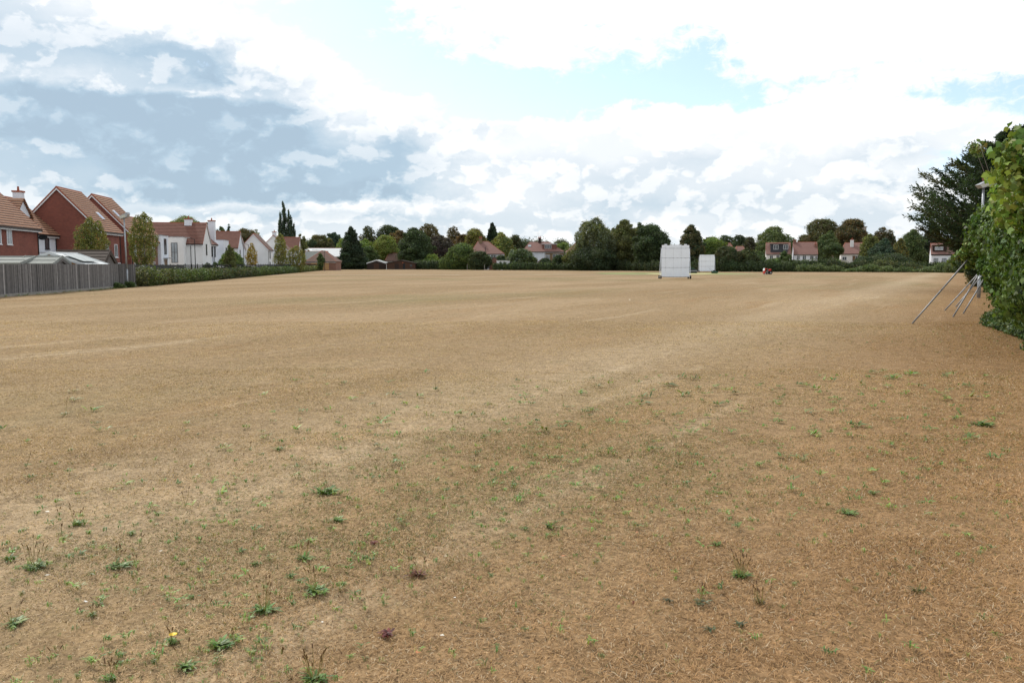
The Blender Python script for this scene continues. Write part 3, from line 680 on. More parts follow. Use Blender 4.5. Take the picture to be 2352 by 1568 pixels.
# ------------------------------------------------------------------ buildings
def FM(face, W, Ln):
    """frame of a wall: local u along the wall, n outwards. footprint is x in [-W,0], y in [0,Ln]"""
    return {'S': (Vector((-W, 0, 0)), Vector((1, 0, 0)), Vector((0, -1, 0))), 'E': (Vector((0, 0, 0)), Vector((0, 1, 0)), Vector((1, 0, 0))),
            'N': (Vector((0, Ln, 0)), Vector((-1, 0, 0)), Vector((0, 1, 0))), 'W': (Vector((-W, Ln, 0)), Vector((0, -1, 0)), Vector((-1, 0, 0)))}[face]
def window(par, O, U, Nn, u, z, w, h, fm='upvc', gl='glass', bars=1, trans=0, sill=True, name='window', label=None):
    U = Vector(U); Nn = Vector(Nn); Zv = Vector((0, 0, 1)); m = Matrix.Identity(4)
    for i, v in enumerate((U, Nn, Zv)): m.col[i][:3] = v
    o = Vector(O) + U * u + Zv * z; m.translation = o
    f = MB(); t = .06
    f.box(0, w, 0.002, .05, 0, t, m); f.box(0, w, .002, .05, h - t, h, m); f.box(0, t, .002, .05, t, h - t, m); f.box(w - t, w, .002, .05, t, h - t, m)
    for i in range(bars): x = w * (i + 1) / (bars + 1); f.box(x - t * .45, x + t * .45, .002, .045, t, h - t, m)
    if trans: f.box(t, w - t, .003, .042, h * trans - t * .4, h * trans + t * .4, m)
    fo = f.build(name, M[fm], par)
    if label: fo['label'] = label
    MB().box(t, w - t, .004, .022, t, h - t, m).build('pane', M[gl], fo)
    if sill: MB().box(-.06, w + .06, .002, .1, -.07, -.005, m).build('sill', M['fascia' if fm == 'upvc' else fm], fo)
    return fo
def slab(mb, a, b, c, d, th):
    """roof slab from eave a-b up to ridge d-c with courses lifted at their lower edges"""
    a, b, c, d = map(Vector, (a, b, c, d)); nrm = (b - a).cross(d - a).normalized()
    if nrm.z < 0: nrm = -nrm
    n = max(2, int((d.z - a.z) / .235)) if th > .05 else 1
    for i in range(n):
        t0, t1 = i / n, (i + 1) / n
        p = [a.lerp(d, t0), b.lerp(c, t0), b.lerp(c, t1), a.lerp(d, t1)]
        lo, hi = nrm * (th + .035), nrm * th
        mb.add([p[0], p[1], p[2], p[3], p[0] + lo, p[1] + lo, p[2] + hi, p[3] + hi], [(0, 3, 2, 1), (4, 5, 6, 7), (0, 1, 5, 4), (1, 2, 6, 5), (3, 0, 4, 7), (2, 3, 7, 6)])
def house(name, label, x, y, W, Ln, eave, ridge, axis='y', wall='white', tile='tile', yaw=0.0, wins=(), hip=0.0, oh=.3, chim=(), barge='fascia', group=None,
          boxes=(), walls2=(), gutter=True, cat='house', ridge_m='ridge', down=(), hip2=None):
    e = empty(name, (x, y, 0), yaw, label, cat, group)
    mb = MB(); hip2 = hip if hip2 is None else hip2
    if axis == 'y': prof = [(-W, 0, 0), (0, 0, 0), (0, 0, eave)] + ([(-W / 2, 0, ridge - .05)] if not hip else []) + [(-W, 0, eave)]; mb.prism(prof, (0, Ln, 0))
    else: prof = [(0, 0, 0), (0, Ln, 0), (0, Ln, eave)] + ([(0, Ln / 2, ridge - .05)] if not hip else []) + [(0, 0, eave)]; mb.prism(prof, (-W, 0, 0))
    mb.build('wall', M[wall], e)
    rf = MB(); rd = MB(); bg = MB(); th = .12; o = oh; gl_ = []
    if axis == 'y':
        sl = (ridge - eave) / (W / 2); ze = eave - sl * o
        y0, y1 = -o * .6, Ln + o * .6
        ra, rb = Vector((-W / 2, y0 + hip, ridge)), Vector((-W / 2, y1 - hip2, ridge))
        for s in (1, -1):
            xe = o if s > 0 else -W - o
            slab(rf, (xe, y0, ze), (xe, y1, ze), rb, ra, th)
            gl_.append(MB().box(min(xe, xe + s * .1), max(xe, xe + s * .1), y0, y1, ze - .08, ze + .04))
            bg.box(min(xe - s * .05, xe - s * .02), max(xe - s * .05, xe - s * .02), y0 + .02, y1 - .02, ze - .22, ze - .01)
            if not hip:
                for yy in (y0, y1 - .03): bg.prism([(xe, yy, ze - .16), (-W / 2, yy, ridge - .16), (-W / 2, yy, ridge + .02), (xe, yy, ze + .02)], (0, .03, 0)); rd.prism([(xe, yy - .01, ze + .05), (-W / 2, yy - .01, ridge + .05), (-W / 2, yy - .01, ridge + .21), (xe, yy - .01, ze + .2)], (0, .05, 0))
        if hip:
            for yy, r_, hh in ((y0, ra, -1), (y1, rb, 1)):
                a_, b2 = Vector((-W - o, yy, ze)), Vector((o, yy, ze)); slab(rf, a_, b2, r_, r_, th)
                for c3 in (a_, b2): rd.tube(c3 + Vector((0, 0, .1)), r_ + Vector((0, 0, .14)), .09, .09, 6)
    else:
        sl = (ridge - eave) / (Ln / 2); ze = eave - sl * o
        x0, x1 = -W - o * .6, o * .6
        ra, rb = Vector((x0 + hip, Ln / 2, ridge)), Vector((x1 - hip2, Ln / 2, ridge))
        for s in (-1, 1):
            ye = -o if s < 0 else Ln + o
            slab(rf, (x0, ye, ze), (x1, ye, ze), rb, ra, th)
            gl_.append(MB().box(x0, x1, min(ye, ye + s * .1), max(ye, ye + s * .1), ze - .08, ze + .04))
            bg.box(x0 + .02, x1 - .02, min(ye - s * .05, ye - s * .02), max(ye - s * .05, ye - s * .02), ze - .22, ze - .01)
            if not hip:
                for xx in (x0, x1 - .03): bg.prism([(xx, ye, ze - .16), (xx, Ln / 2, ridge - .16), (xx, Ln / 2, ridge + .02), (xx, ye, ze + .02)], (.03, 0, 0)); rd.prism([(xx - .01, ye, ze + .05), (xx - .01, Ln / 2, ridge + .05), (xx - .01, Ln / 2, ridge + .21), (xx - .01, ye, ze + .2)], (.05, 0, 0))
        if hip:
            for xx, r_ in ((x0, ra), (x1, rb)):
                a_, b2 = Vector((xx, -o, ze)), Vector((xx, Ln + o, ze)); slab(rf, a_, b2, r_, r_, th)
                for c3 in (a_, b2): rd.tube(c3 + Vector((0, 0, .1)), r_ + Vector((0, 0, .14)), .09, .09, 6)
    rd.tube(ra + Vector((0, 0, .1)), rb + Vector((0, 0, .1)), .11, .11, 6)
    r = rf.build('roof', M[tile], e)
    rd.build('ridge_tiles', M[ridge_m], r); bg.build('barge_board', M[barge], e)
    for gt in (gl_ if gutter else []): gt.build('gutter', M['gutter'], e)
    if down:
        for (face, u) in down:
            O, U, Nn = FM(face, W, Ln); p = O + U * u + Nn * .06; MB().tube(p, p + Vector((0, 0, eave - .1)), .045, .045, 6).build('downpipe', M['gutter'], e)
    for (cx, cy, w_, z0, z1, m_, pots) in chim:
        c = MB(); c.box(cx - w_ / 2, cx + w_ / 2, cy - w_ / 2, cy + w_ / 2, z0, z1 - .15); ch = c.build('chimney', M[m_], r)
        c = MB(); c.box(cx - w_ / 2 - .07, cx + w_ / 2 + .07, cy - w_ / 2 - .07, cy + w_ / 2 + .07, z1 - .15, z1)
        for k in range(pots): px_ = cx + (k - (pots - 1) / 2) * w_ * .5; c.tube((px_, cy, z1), (px_, cy, z1 + .42), .12, .09, 8)
        q = c.build('chimney_pot', M['ridge'], r)
    for (bx0, bx1, by0, by1, z1, m_) in boxes:
        MB().box(bx0, bx1, by0, by1, 0, z1).build('flat_roofed_wing', M[m_], e)
        MB().box(bx0 - .03, bx1 + .03, by0 - .03, by1 + .03, z1, z1 + .07).build('parapet_cap', M['steel'], e)
    for q in wins:
        face, u, z, w_, h_ = q[:5]; k = q[5] if len(q) > 5 else {}
        off = k.pop('off', 0) if k else 0
        O, U, Nn = FM(face, W, Ln); window(e, O + Nn * off, U, Nn, u, z, w_, h_, **k)
    return e
def dormer(par, W, Ln, u0, u1, v0, v1, z0, z1, m_, roofm='brownfelt', wins=(), slope_back=2.6):
    """flat roofed box dormer on the front (S) slope. front face plane at y=v0"""
    x0, x1 = -W + u0, -W + u1
    d = MB().box(x0, x1, v0, v1, z0, z1).build('dormer', M[m_], par)
    MB().box(x0 - .15, x1 + .15, v0 - .2, v1 + .1, z1, z1 + .14).build('dormer_roof', M[roofm], d)
    for (u, z, w_, h_, k) in wins: window(par, (-W, v0, 0), (1, 0, 0), (0, -1, 0), u, z, w_, h_, sill=False, **k)

KW = dict(fm='upvc', bars=1)
# --- left hand street, nearest first
G1 = 'houses in the new street left of the field'
house('brick_house', 'red brick house at the far left with two white windows under a long tiled eave', -42.9, 68.0, 7.4, 10.0, 5.1, 8.6, 'y', 'brick', 'tile', YAW, group=G1,
      wins=[('E', 1.5, 3.35, 1.0, 1.35, dict(bars=1, gl='glass_l')), ('E', 3.55, 3.35, .95, 1.3, dict(bars=1, gl='glass_l')), ('E', 1.4, .9, 1.2, 1.2)], down=[('E', 9.9)])
h = house('rendered_house', 'white rendered house with tall white chimney between two red brick houses', -45.45, 79.4, 7.0, 5.0, 4.75, 8.05, 'y', 'white', 'tile', YAW, group=G1,
      wins=[('E', 2.1, 3.15, 1.0, 1.3, dict(fm='darkframe', bars=0))], chim=[(-2.2, 2.2, .76, 5.0, 8.75, 'white', 1)], down=[('E', 4.75)],
      boxes=[(-2.0, .5, -.6, 5.2, 2.75, 'white')])
g_ = MB(); g_.prism([(-1.25, -1.1, 6.25), (-1.25, 2.3, 6.25), (-1.25, .6, 7.8)], (-2.6, 0, 0)); cg = g_.build('cross_gable', M['white'], h)
g_ = MB(); slab(g_, (-3.9, -1.3, 6.05), (-1.05, -1.3, 6.05), (-1.05, .6, 7.85), (-3.9, .6, 7.85), .1); slab(g_, (-3.9, 2.5, 6.05), (-1.05, 2.5, 6.05), (-1.05, .6, 7.85), (-3.9, .6, 7.85), .1); g_.build('cross_gable_roof', M['tile'], cg)
def dish(par, loc):
    d = MB(); k = 14; v = [Vector((0, 0, -.06))] + [Vector((.4 * math.cos(6.283 * i / k), .3 * math.sin(6.283 * i / k), .04)) for i in range(k)]
    m_ = Matrix.Translation(Vector(loc)) @ Matrix.Rotation(R(60), 4, 'X'); vv = [m_ @ q for q in v]
    d.add(vv + [q + Vector((0, .015, 0)) for q in vv], [(0, 1 + (i + 1) % k, 1 + i) for i in range(k)] + [(k + 1, k + 2 + i, k + 2 + (i + 1) % k) for i in range(k)])
    d.tube(loc, Vector(loc) + Vector((-.45, .1, -.15)), .02); d.build('satellite_dish', M['blackmetal'], par)
h1 = bpy.data.objects['brick_house']; dish(h1, (.45, 10.0, 4.15))
gw = dict(bars=1)
hh = house('brick_house', 'tall red brick house with its blank gable end facing the field corner', -42.1, 85.0, 7.7, 6.5, 5.25, 9.3, 'y', 'brick', 'tile', YAW, group=G1,
      wins=[('E', 1.6, 2.6, .95, 1.3, dict(gl='glass_l')), ('E', 4.4, 2.4, 1.0, 1.4, gw), ('E', 4.9, .6, 1.3, 1.2)], down=[('E', 6.3)])
def rooflight(par, W, eave, ridge, y, t, w=.8, h=1.0):
    sl = math.atan2(ridge - eave, W / 2); m_ = Matrix.Translation((-W / 2 * t, y, eave + (ridge - eave) * t + .16)) @ Matrix.Rotation(sl, 4, 'Y')
    f = MB().box(-h / 2, h / 2, -w / 2, w / 2, 0, .09, m_).build('roof_light', M['fascia'], par); MB().box(-h / 2 + .08, h / 2 - .08, -w / 2 + .08, w / 2 - .08, .092, .1, m_).build('pane', M['glass_l'], f)
rooflight(hh, 7.7, 5.25, 9.35, 4.3, .33)
hh = house('brick_house', 'second tall red brick gable house, behind and right of the first', -43.3, 94.4, 7.7, 6.4, 5.25, 9.35, 'y', 'brick', 'tile', YAW, group=G1,
      wins=[('E', 1.0, 2.6, 1.0, 1.3, dict(gl='glass_l')), ('E', 4.4, 2.6, 1.0, 1.3, gw), ('E', 1.0, .6, 1.0, 1.2)], down=[('E', .3)])
rooflight(hh, 7.7, 5.25, 9.4, 1.4, .45, .7, 1.3)
house('brick_house', 'low brick house with white windows joined to a flat roofed white block', -50.05, 112.1, 6.2, 12.0, 5.0, 8.2, 'y', 'brick2', 'tile', YAW, group=G1,
      wins=[('E', 1.2, 2.8, 1.2, 1.4, dict(gl='glass_l')), ('E', 5.4, 2.8, 1.2, 1.4, dict(gl='glass_l')), ('E', 1.2, .6, 1.2, 1.4), ('E', 5.4, .6, 1.2, 1.4)])
def flatblock(name, label, x, y, W, Ln, H, wins, m_='white'):
    e = empty(name, (x, y, 0), YAW, label, 'house', G1)
    MB().box(-W, 0, 0, Ln, 0, H).build('wall', M[m_], e); MB().box(-W - .05, .05, -.05, Ln + .05, H, H + .09).build('parapet_cap', M['steel'], e)
    for q in wins:
        k = dict(q[5]) if len(q) > 5 else {}
        O, U, Nn = FM(q[0], W, Ln); window(e, O, U, Nn, *q[1:5], **k)
    return e
fb = flatblock('flat_roofed_house', 'white flat roofed block with brown entrance door under a thin canopy', -50.8, 120.3, 2.6, 4.2, 5.8,
          [('E', 1.7, 3.1, 1.3, 2.3, dict(fm='darkframe', bars=1, sill=False)), ('E', 1.6, 0, 1.5, 2.35, dict(fm='door', gl='door', bars=0, sill=False, name='door'))])
MB().box(-.1, .9, 1.1, 3.6, 2.5, 2.6).build('canopy', M['steel'], fb)
flatblock('flat_roofed_house', 'cream flat roofed block with one tall two light window', -51.35, 130.0, 3.2, 2.4, 5.85,
          [('S', 1.35, 1.9, .95, 3.1, dict(fm='darkframe', gl='glass_l', bars=1, trans=.52, sill=False))], 'cream')
WD = dict(fm='darkframe', bars=0, sill=False)
house('rendered_house', 'cream house whose wide red roof faces the camera, beside the flat blocks', -49.2, 132.2, 9.4, 6.4, 5.0, 8.2, 'x', 'cream', 'tile_red', YAW, group=G1,
      wins=[('E', 2.4, 3.1, .8, 1.8, dict(WD)), ('E', 2.4, .5, .8, 1.5, dict(WD))], down=[('S', 7.6)], chim=[(-2.7, 3.2, 1.1, 7.6, 9.0, 'white', 1)], oh=.2)
house('rendered_house', 'white house with large free standing white chimney behind the wide roofed one', -50.5, 139.2, 6.8, 5.2, 5.1, 8.3, 'y', 'white', 'tile_red', YAW, group=G1,
      wins=[('E', .7, 2.9, .7, 2.0, dict(WD)), ('E', 3.2, 2.9, .9, 1.9, dict(WD)), ('E', 3.0, .3, .9, 1.8, dict(WD))], chim=[(-.7, 5.2, 1.05, 4, 9.2, 'white', 1)], down=[('E', 1.6), ('E', 2.8)], oh=.2)
flatblock('flat_roofed_house', 'small white flat block between the free standing chimney and the next gabled roof', -50.6, 146.0, 2.8, 4.6, 5.85,
          [('E', 1.6, 2.6, 1.0, 2.0, dict(WD)), ('E', 1.6, .4, 1.0, 1.6, dict(WD))])
house('rendered_house', 'white house with steep red roof behind the round clipped tree', -55.6, 168.5, 6.2, 6.6, 5.05, 8.25, 'x', 'white', 'tile_red', YAW, group=G1,
      wins=[('E', 2.2, 2.6, .9, 2.0, dict(WD)), ('S', 3.3, 2.7, 1.2, 1.2, dict(WD)), ('E', 4.6, .3, .9, 2.0, dict(WD))], down=[('E', 6.4)], oh=.2)
house('rendered_house', 'white house with low red roof in the gap before the big blank gable', -58.0, 176.5, 6.0, 8.0, 4.8, 7.2, 'x', 'white', 'tile_red', YAW, group=G1, oh=.2,
      wins=[('S', 4.0, 2.7, 1.0, 1.4, dict(WD))])
house('rendered_house', 'white house showing a large blank gable end with red verge', -54.6, 186.0, 6.2, 7.4, 5.0, 8.35, 'y', 'cream', 'tile_brown', YAW, group=G1, ridge_m='ridge',
      wins=[('E', 2.2, 2.9, 1.6, 1.8, dict(WD)), ('E', 1.8, .4, 1.6, 1.8, dict(WD))], down=[('E', .3)], oh=.2)
flatblock('flat_roofed_house', 'narrow white flat block right of the big blank gable', -55.3, 194.6, 2.6, 4.2, 5.5, [('E', 1.2, 2.6, 1.2, 1.8, dict(WD))])
house('rendered_house', 'second white gable house farther along, behind the thin birches', -54.2, 201.0, 6.6, 7.0, 5.2, 8.5, 'y', 'cream', 'tile_brown', YAW, group=G1,
      wins=[('E', 1.0, 2.8, 1.4, 1.9, dict(WD)), ('E', 4.0, 2.8, 1.2, 1.6, dict(WD)), ('E', 3.0, .3, 1.3, 1.9, dict(WD))], chim=[(-3.2, 1.0, .9, 8, 9.5, 'white', 1)], oh=.2)
house('rendered_house', 'last white house of the street with a brown roof facing the camera', -54.6, 212.5, 6.4, 6.4, 5.3, 8.5, 'x', 'white', 'tile_red', YAW, group=G1,
      wins=[('E', 2.4, 2.8, 1.2, 1.9, dict(WD)), ('E', 2.4, .3, 1.2, 1.9, dict(WD))], oh=.2)

# --- beyond: halls, garages and the older houses round the ground
p1, p2 = at(691, 568, 288), at(786, 573, 288)
house('hall', 'long low hall with bright pale metal roof behind the garage block', p2.x, 288, p2.x - p1.x, 12, 4.3, 7.2, 'x', 'brick2', 'whiteroof', 0, cat='hall', oh=.2, gutter=False, barge='bargewood')
house('brick_building', 'small brick building with a slate roof gable between hall and garages', at(752, 600, 244).x, 244, 6.5, 6.0, 2.6, 5.4, 'x', 'brick2', 'greyfelt', R(8), cat='building', oh=.15, gutter=False)
p1, p2 = at(703, 600, 226), at(771, 600, 226)
house('garage_block', 'brick garage block with brown hipped roof and tan doors', p2.x, 226, p2.x - p1.x, 7.0, 2.55, 5.2, 'x', 'brick2', 'tile_brown', 0, hip=3.7, cat='garage', oh=.3,
      wins=[('S', 1.3, .15, 2.6, 2.1, dict(fm='tan_door', gl='tan_door', bars=3, sill=False, name='garage_door')), ('S', 4.6, .15, 1.6, 2.1, dict(fm='tan_door', gl='tan_door', bars=2, sill=False, name='garage_door'))])
p1, p2 = at(843, 600, 266), at(886.5, 600, 266)
def shed(name, label, x, y, W, Ln, eave, ridge, axis, wall, roofm, yaw=0, barge=None, oh=.15, cat='shed'):
    return house(name, label, x, y, W, Ln, eave, ridge, axis, wall, roofm, yaw, oh=oh, barge=barge or wall, gutter=False, cat=cat, ridge_m=roofm)
sA = shed('shed', 'black timber shed with a shallow gable immediately left of the clubhouse', p2.x, 266, p2.x - p1.x, 5.5, 2.0, 2.95, 'y', 'darkwood', 'whiteroof', 0, 'fascia', cat='shed')
MB().box(-3.9, -2.3, -.04, -.003, .05, 1.9).build('door', M['brownwood'], sA)
p1, p2 = at(888.5, 600, 262), at(953, 600, 262)
club = shed('clubhouse', 'long dark brown timber clubhouse with shallow roof and small triangular badge', p2.x, 262, p2.x - p1.x, 6, 1.95, 2.85, 'y', 'brownwood', 'brownfelt', 0, 'darkwood', .25, 'hut')
for u0, u1, m_ in ((2.6, 3.9, 'darkwood'), (5.2, 5.9, 'blackmetal')): MB().box(-9 + u0, -9 + u1, -.05, -.003, .05, 1.9).build('door', M[m_], club)
MB().box(-9.04, -8.95, -.06, .03, 0, 1.95).build('corner_post', M['fascia'], club)
MB().box(-1.6, -.9, -.05, -.003, .9, 1.6).build('window', M['glass'], club)
b3 = MB(); b3.prism([(-4.05, -.35, 1.98), (-3.55, -.35, 1.98), (-3.8, -.35, 2.4)], (0, .04, 0)); b3.build('badge', M['ridge'], club)
MB().box(-9.3, .3, -.5, -.25, .02, .07).build('step', M['concrete'], club)
p1, p2 = at(885, 583, 292), at(924, 583, 292)
house('bungalow', 'small white bungalow with weathered brown roof behind the clubhouse', p2.x, 292, p2.x - p1.x, 6, 3.0, 5.5, 'x', 'white', 'tile_brown', 0, hip=1.0, oh=.3, wins=[('S', .8, 1.7, 1.2, 1.0, dict(WD)), ('S', 2.8, 1.6, 1.4, 1.1, dict(WD))])
house('brick_building', 'little brick building with white flat roof edge above the trees behind the black shed', at(848, 580, 300).x, 300, 2.1, 4, 5.6, 5.9, 'x', 'brick2', 'whiteroof', 0, cat='building', oh=.2, gutter=False)
# hip roofed pair
p1, p2 = at(1082, 583, 256), at(1157, 583, 256)
hC = house('hip_roofed_house', 'white house with broad weathered hipped roof and one central chimney stack', p2.x, 254, p2.x - p1.x, 9.6, 5.0, 8.6, 'x', 'white', 'tile_old', 0, hip=2.2, hip2=5.2, oh=.35,
      chim=[(-7.2, 4.2, .95, 8.0, 9.9, 'brown_render', 2)], wins=[('S', 6.2, 3.4, 1.5, 1.1), ('S', 2.4, 3.4, 1.3, 1.1)])
MB().tube((-5.6, -.1, 3), (-5.6, -.1, 7.0), .09, .09, 6).build('soil_pipe', M['gutter'], hC)
p1, p2 = at(1201, 577, 250), at(1294, 577, 250)
hD = house('hip_roofed_house', 'pair of joined houses under a red hipped roof with a dormer and a dark chimney', p2.x, 250, p2.x - p1.x, 8.6, 5.55, 8.35, 'x', 'brown_render', 'tile_old', 0, hip=2.3, hip2=4.4, oh=.3, ridge_m='tile_red',
      chim=[(-7.0, 4.0, .85, 7.5, 9.75, 'darkwood', 2)], down=[('S', 6.6)],
      wins=[('S', 6.9, 3.1, 1.2, 1.45, dict(bars=2, trans=.65)), ('S', 9.0, 3.55, 2.1, 1.15, dict(bars=2)), ('S', 2.7, 3.5, 1.6, 1.15, dict(bars=2)), ('S', 11.3, 3.1, .8, 1.3)])
MB().box(-12.2, -6.05 + .65, -.05, -.003, .05, 5.2).build('white_front', M['white'], hD)
dormer(hD, p2.x - p1.x, 8.6, 5.9, 10.2, .75, 3.6, 6.05, 7.65, 'tile_red', 'fascia', [(.0 + 6.6, 6.35, 2.0, 1.15, dict(bars=2))])
m_ = Matrix.Translation((-10.1, 2.25, 7.18)) @ Matrix.Rotation(math.atan2(2.8, 4.3), 4, 'X'); MB().box(-.45, .45, -.5, .5, 0, .1, m_).build('roof_light', M['glass_l'], hD)
a_ = MB(); a_.tube((-7.5, 4, 9.7), (-7.5, 4, 11.3), .025); a_.tube((-8.0, 4, 11.0), (-7.0, 4, 11.0), .02); a_.tube((-6.6, 4, 9.7), (-6.6, 4, 10.5), .02); a_.tube((-7.0, 4, 10.3), (-6.0, 4, 10.3), .02); a_.build('aerial', M['greypaint'], hD)
p1, p2 = at(1304, 577, 252), at(1360, 577, 252)
house('hip_roofed_house', 'house with red hipped roof half hidden by the tall willowy tree', p2.x, 252, p2.x - p1.x, 8.6, 5.5, 8.4, 'x', 'white', 'tile_old', 0, hip=3.2, oh=.3, wins=[('S', .8, 3.3, 1.3, 1.2)])
p1, p2 = at(1122, 600, 246), at(1147, 600, 246)
shed('outbuilding', 'narrow brick outbuilding with brown lean roof left of the white garage', p2.x, 244, 3.0, 5, 2.3, 3.7, 'y', 'brick2', 'brownfelt', 0, cat='outbuilding')
p1, p2 = at(1141, 600, 242), at(1171, 600, 242)
gg = empty('garage', (p2.x, 240, 0), 0, 'low white garage with flat roof behind the ivy fence', 'garage')
W_ = p2.x - p1.x; MB().box(-W_, 0, 0, 5, 0, 2.5).build('wall', M['white'], gg); MB().box(-W_ - .12, .12, -.12, 5.1, 2.5, 2.72).build('fascia', M['fascia'], gg)
window(gg, (-W_, 0, 0), (1, 0, 0), (0, -1, 0), .9, 1.55, .5, .75, **WD); window(gg, (-W_, 0, 0), (1, 0, 0), (0, -1, 0), 2.1, 1.55, .5, .75, **WD)
p1 = at(1198, 600, 242); gg = empty('garage', (at(1232, 600, 244).x, 244, 0), 0, 'low garage with pale flat roof right of the white garage', 'garage')
MB().box(-3.4, 0, 0, 5, 0, 2.2).build('wall', M['brown_render'], gg); MB().box(-3.5, .1, -.1, 5.1, 2.2, 2.42).build('roof', M['greyfelt'], gg)
shed('outbuilding', 'small pebbledashed outbuilding with pointed roof at the right end of the garages', at(1260, 600, 244).x, 243, 3.4, 4, 2.0, 3.3, 'y', 'concrete', 'tile_brown', 0, cat='outbuilding')
# right hand houses behind the boundary bushes
G2 = 'older houses beyond the right side of the field'
for (a0, a1, yy, ev, rg, lab) in ((1668, 1692, 262, 5.0, 8.3, 'house with only its left part of a red hipped roof showing among dark trees'), (1697, 1721, 268, 5.0, 7.4, 'smaller red roofed house right of the one among dark trees')):
    p1, p2 = at(a0, 600, yy), at(a1, 600, yy)
    house('hip_roofed_house', lab, p2.x, yy, p2.x - p1.x + 1, 7.5, ev, rg, 'x', 'white', 'tile_old', 0, hip=1.4, oh=.3, group=G2, wins=[('S', .8, 3.2, 1.2, 1.1)])
p1, p2 = at(1757.5, 584, 222), at(1813, 584, 222)
W_ = (p2.x - p1.x) * .95
h = house('dormer_house', 'cream house with a wide black clad dormer and two white windows', p2.x, 221, W_, 7.5, 4.4, 7.35, 'x', 'cream', 'tile_old', R(-15), group=G2, oh=.2, barge='fascia',
          wins=[('S', .8, 2.6, .9, 1.4), ('S', 2.5, 2.6, .9, 1.5), ('S', 4.1, 2.6, .6, 1.4, dict(fm='darkframe', bars=0))])
dormer(h, W_, 7.5, 1.0, W_ - .75, .35, 3.6, 4.75, 7.0, 'slate', 'brownfelt', [(1.75, 5.6, 1.25, 1.25, {}), (4.25, 5.6, 1.25, 1.25, {})])
p1, p2 = at(1821, 584, 222), at(1874.5, 584, 222); W_ = (p2.x - p1.x) * .95
h = house('two_storey_house', 'white house with plain pinkish red roof, a band of small windows and brown brick below', p2.x, 221, W_, 7.6, 4.35, 7.5, 'x', 'white', 'tile_old', R(-15), group=G2, oh=.2,
          chim=[(-W_ + .3, 3.6, .7, 6.5, 8.3, 'brick2', 0), (-.35, 2.2, .55, 5.5, 7.1, 'brick2', 1)],
          wins=[('S', .75, 2.85, .75, 1.15), ('S', 2.15, 2.85, .95, 1.2), ('S', 4.05, 2.85, .95, 1.2), ('S', 5.35, 2.85, .6, 1.1)])
MB().box(-W_ + .01, -.01, -.06, -.003, .02, 2.35).build('brick_plinth', M['brick2'], h)
p1, p2 = at(1929, 582, 222), at(1990, 582, 222); W_ = (p2.x - p1.x) * .94
h = house('bungalow', 'cream bungalow with pinkish roof and cream chimney partly behind yellowing trees', p2.x, 221, W_, 7.6, 4.5, 7.35, 'x', 'cream', 'tile_old', R(-19), hip=1.2, group=G2, oh=.2,
          chim=[(-3.9, 2.6, .85, 5.8, 8.35, 'cream', 1)], wins=[('S', .35, 2.7, 1.1, 1.0), ('S', 2.9, 2.6, .7, 1.3, dict(fm='darkframe', gl='door')), ('S', 3.6, 2.6, .9, 1.3)])
p1, p2 = at(2134, 584, 214), at(2202, 584, 214); W_ = (p2.x - p1.x) * .94
h = house('dormer_house', 'white house with dark brown dormer and dark framed windows at the right', p2.x, 212, W_, 7.4, 4.3, 7.0, 'x', 'white', 'tile_old', R(-23), group=G2, oh=.2, barge='darkframe',
          wins=[('S', .55, 2.1, 1.05, 1.1, dict(fm='darkframe', gl='glass_l', bars=1)), ('S', 2.45, 2.1, 1.05, 1.1, dict(fm='darkframe', gl='glass_l', bars=1)), ('S', 4.6, 2.1, 1.0, 1.1, dict(fm='darkframe', bars=1))])
dormer(h, W_, 7.4, .25, 3.5, .5, 3.5, 5.0, 6.5, 'darkwood', 'tile_old', [(.75, 5.3, 1.9, .85, dict(bars=3, gl='glass_l'))])
MB().box(-.9, 2.6, -2.2, -.05, 0, 1.95).build('conservatory', M['white'], h)
MB().box(-3.6, 3.0, -2.4, -.0, 1.96, 2.1).build('conservatory_roof', M['darkframe'], h)
fl = empty('block_of_flats', (at(1990, 530, 420).x, 420, 0), 0, 'grey corner of a distant block of flats beside the round rust tree', 'flats')
MB().box(-6, 0, 0, 12, 0, 20.2).build('wall', M['concrete'], fl); MB().box(-6.3, .3, -.3, 12.2, 20.2, 20.7).build('roof', M['greyfelt'], fl)

# ------------------------------------------------------------------ garden sheds behind the timber fence
shed('garden_shed', 'grey green felted shed roof at the far left behind the timber fence', -25.4 - 4.2, 50.0, 2.2, 4.0, 1.62, 1.98, 'x', 'shedwood', 'greyfelt', YAW, 'shedwood')
shed('garden_shed', 'second grey green felted shed between the far left one and the pale roofed one', -28.2, 51.0, 2.0, 2.6, 1.6, 2.0, 'x', 'shedwood', 'greyfelt', YAW, 'shedwood')
sh1 = shed('garden_shed', 'large shed with bright pale roof and tan barge boards behind the fence', -27.95, 54.0, 3.9, 4.6, 1.55, 2.26, 'y', 'shedwood', 'whiteroof', YAW, 'bargewood', .2)
m_ = Matrix.Translation((-.62, 1.75, 1.93)) @ Matrix.Rotation(math.atan2(.71, 1.95), 4, 'Y'); MB().box(-.75, .55, -1.3, 1.6, .1, .135, m_).build('roof_panel', M['glassroof'], sh1)
shed('garden_shed', 'dark brown roofed shed with its pointed end towards the lamp post', at(257, 590, 66).x, 64.6, 3.7, 2.8, 1.75, 2.6, 'x', 'shedwood', 'brownfelt', YAW, 'brownfelt', .2)

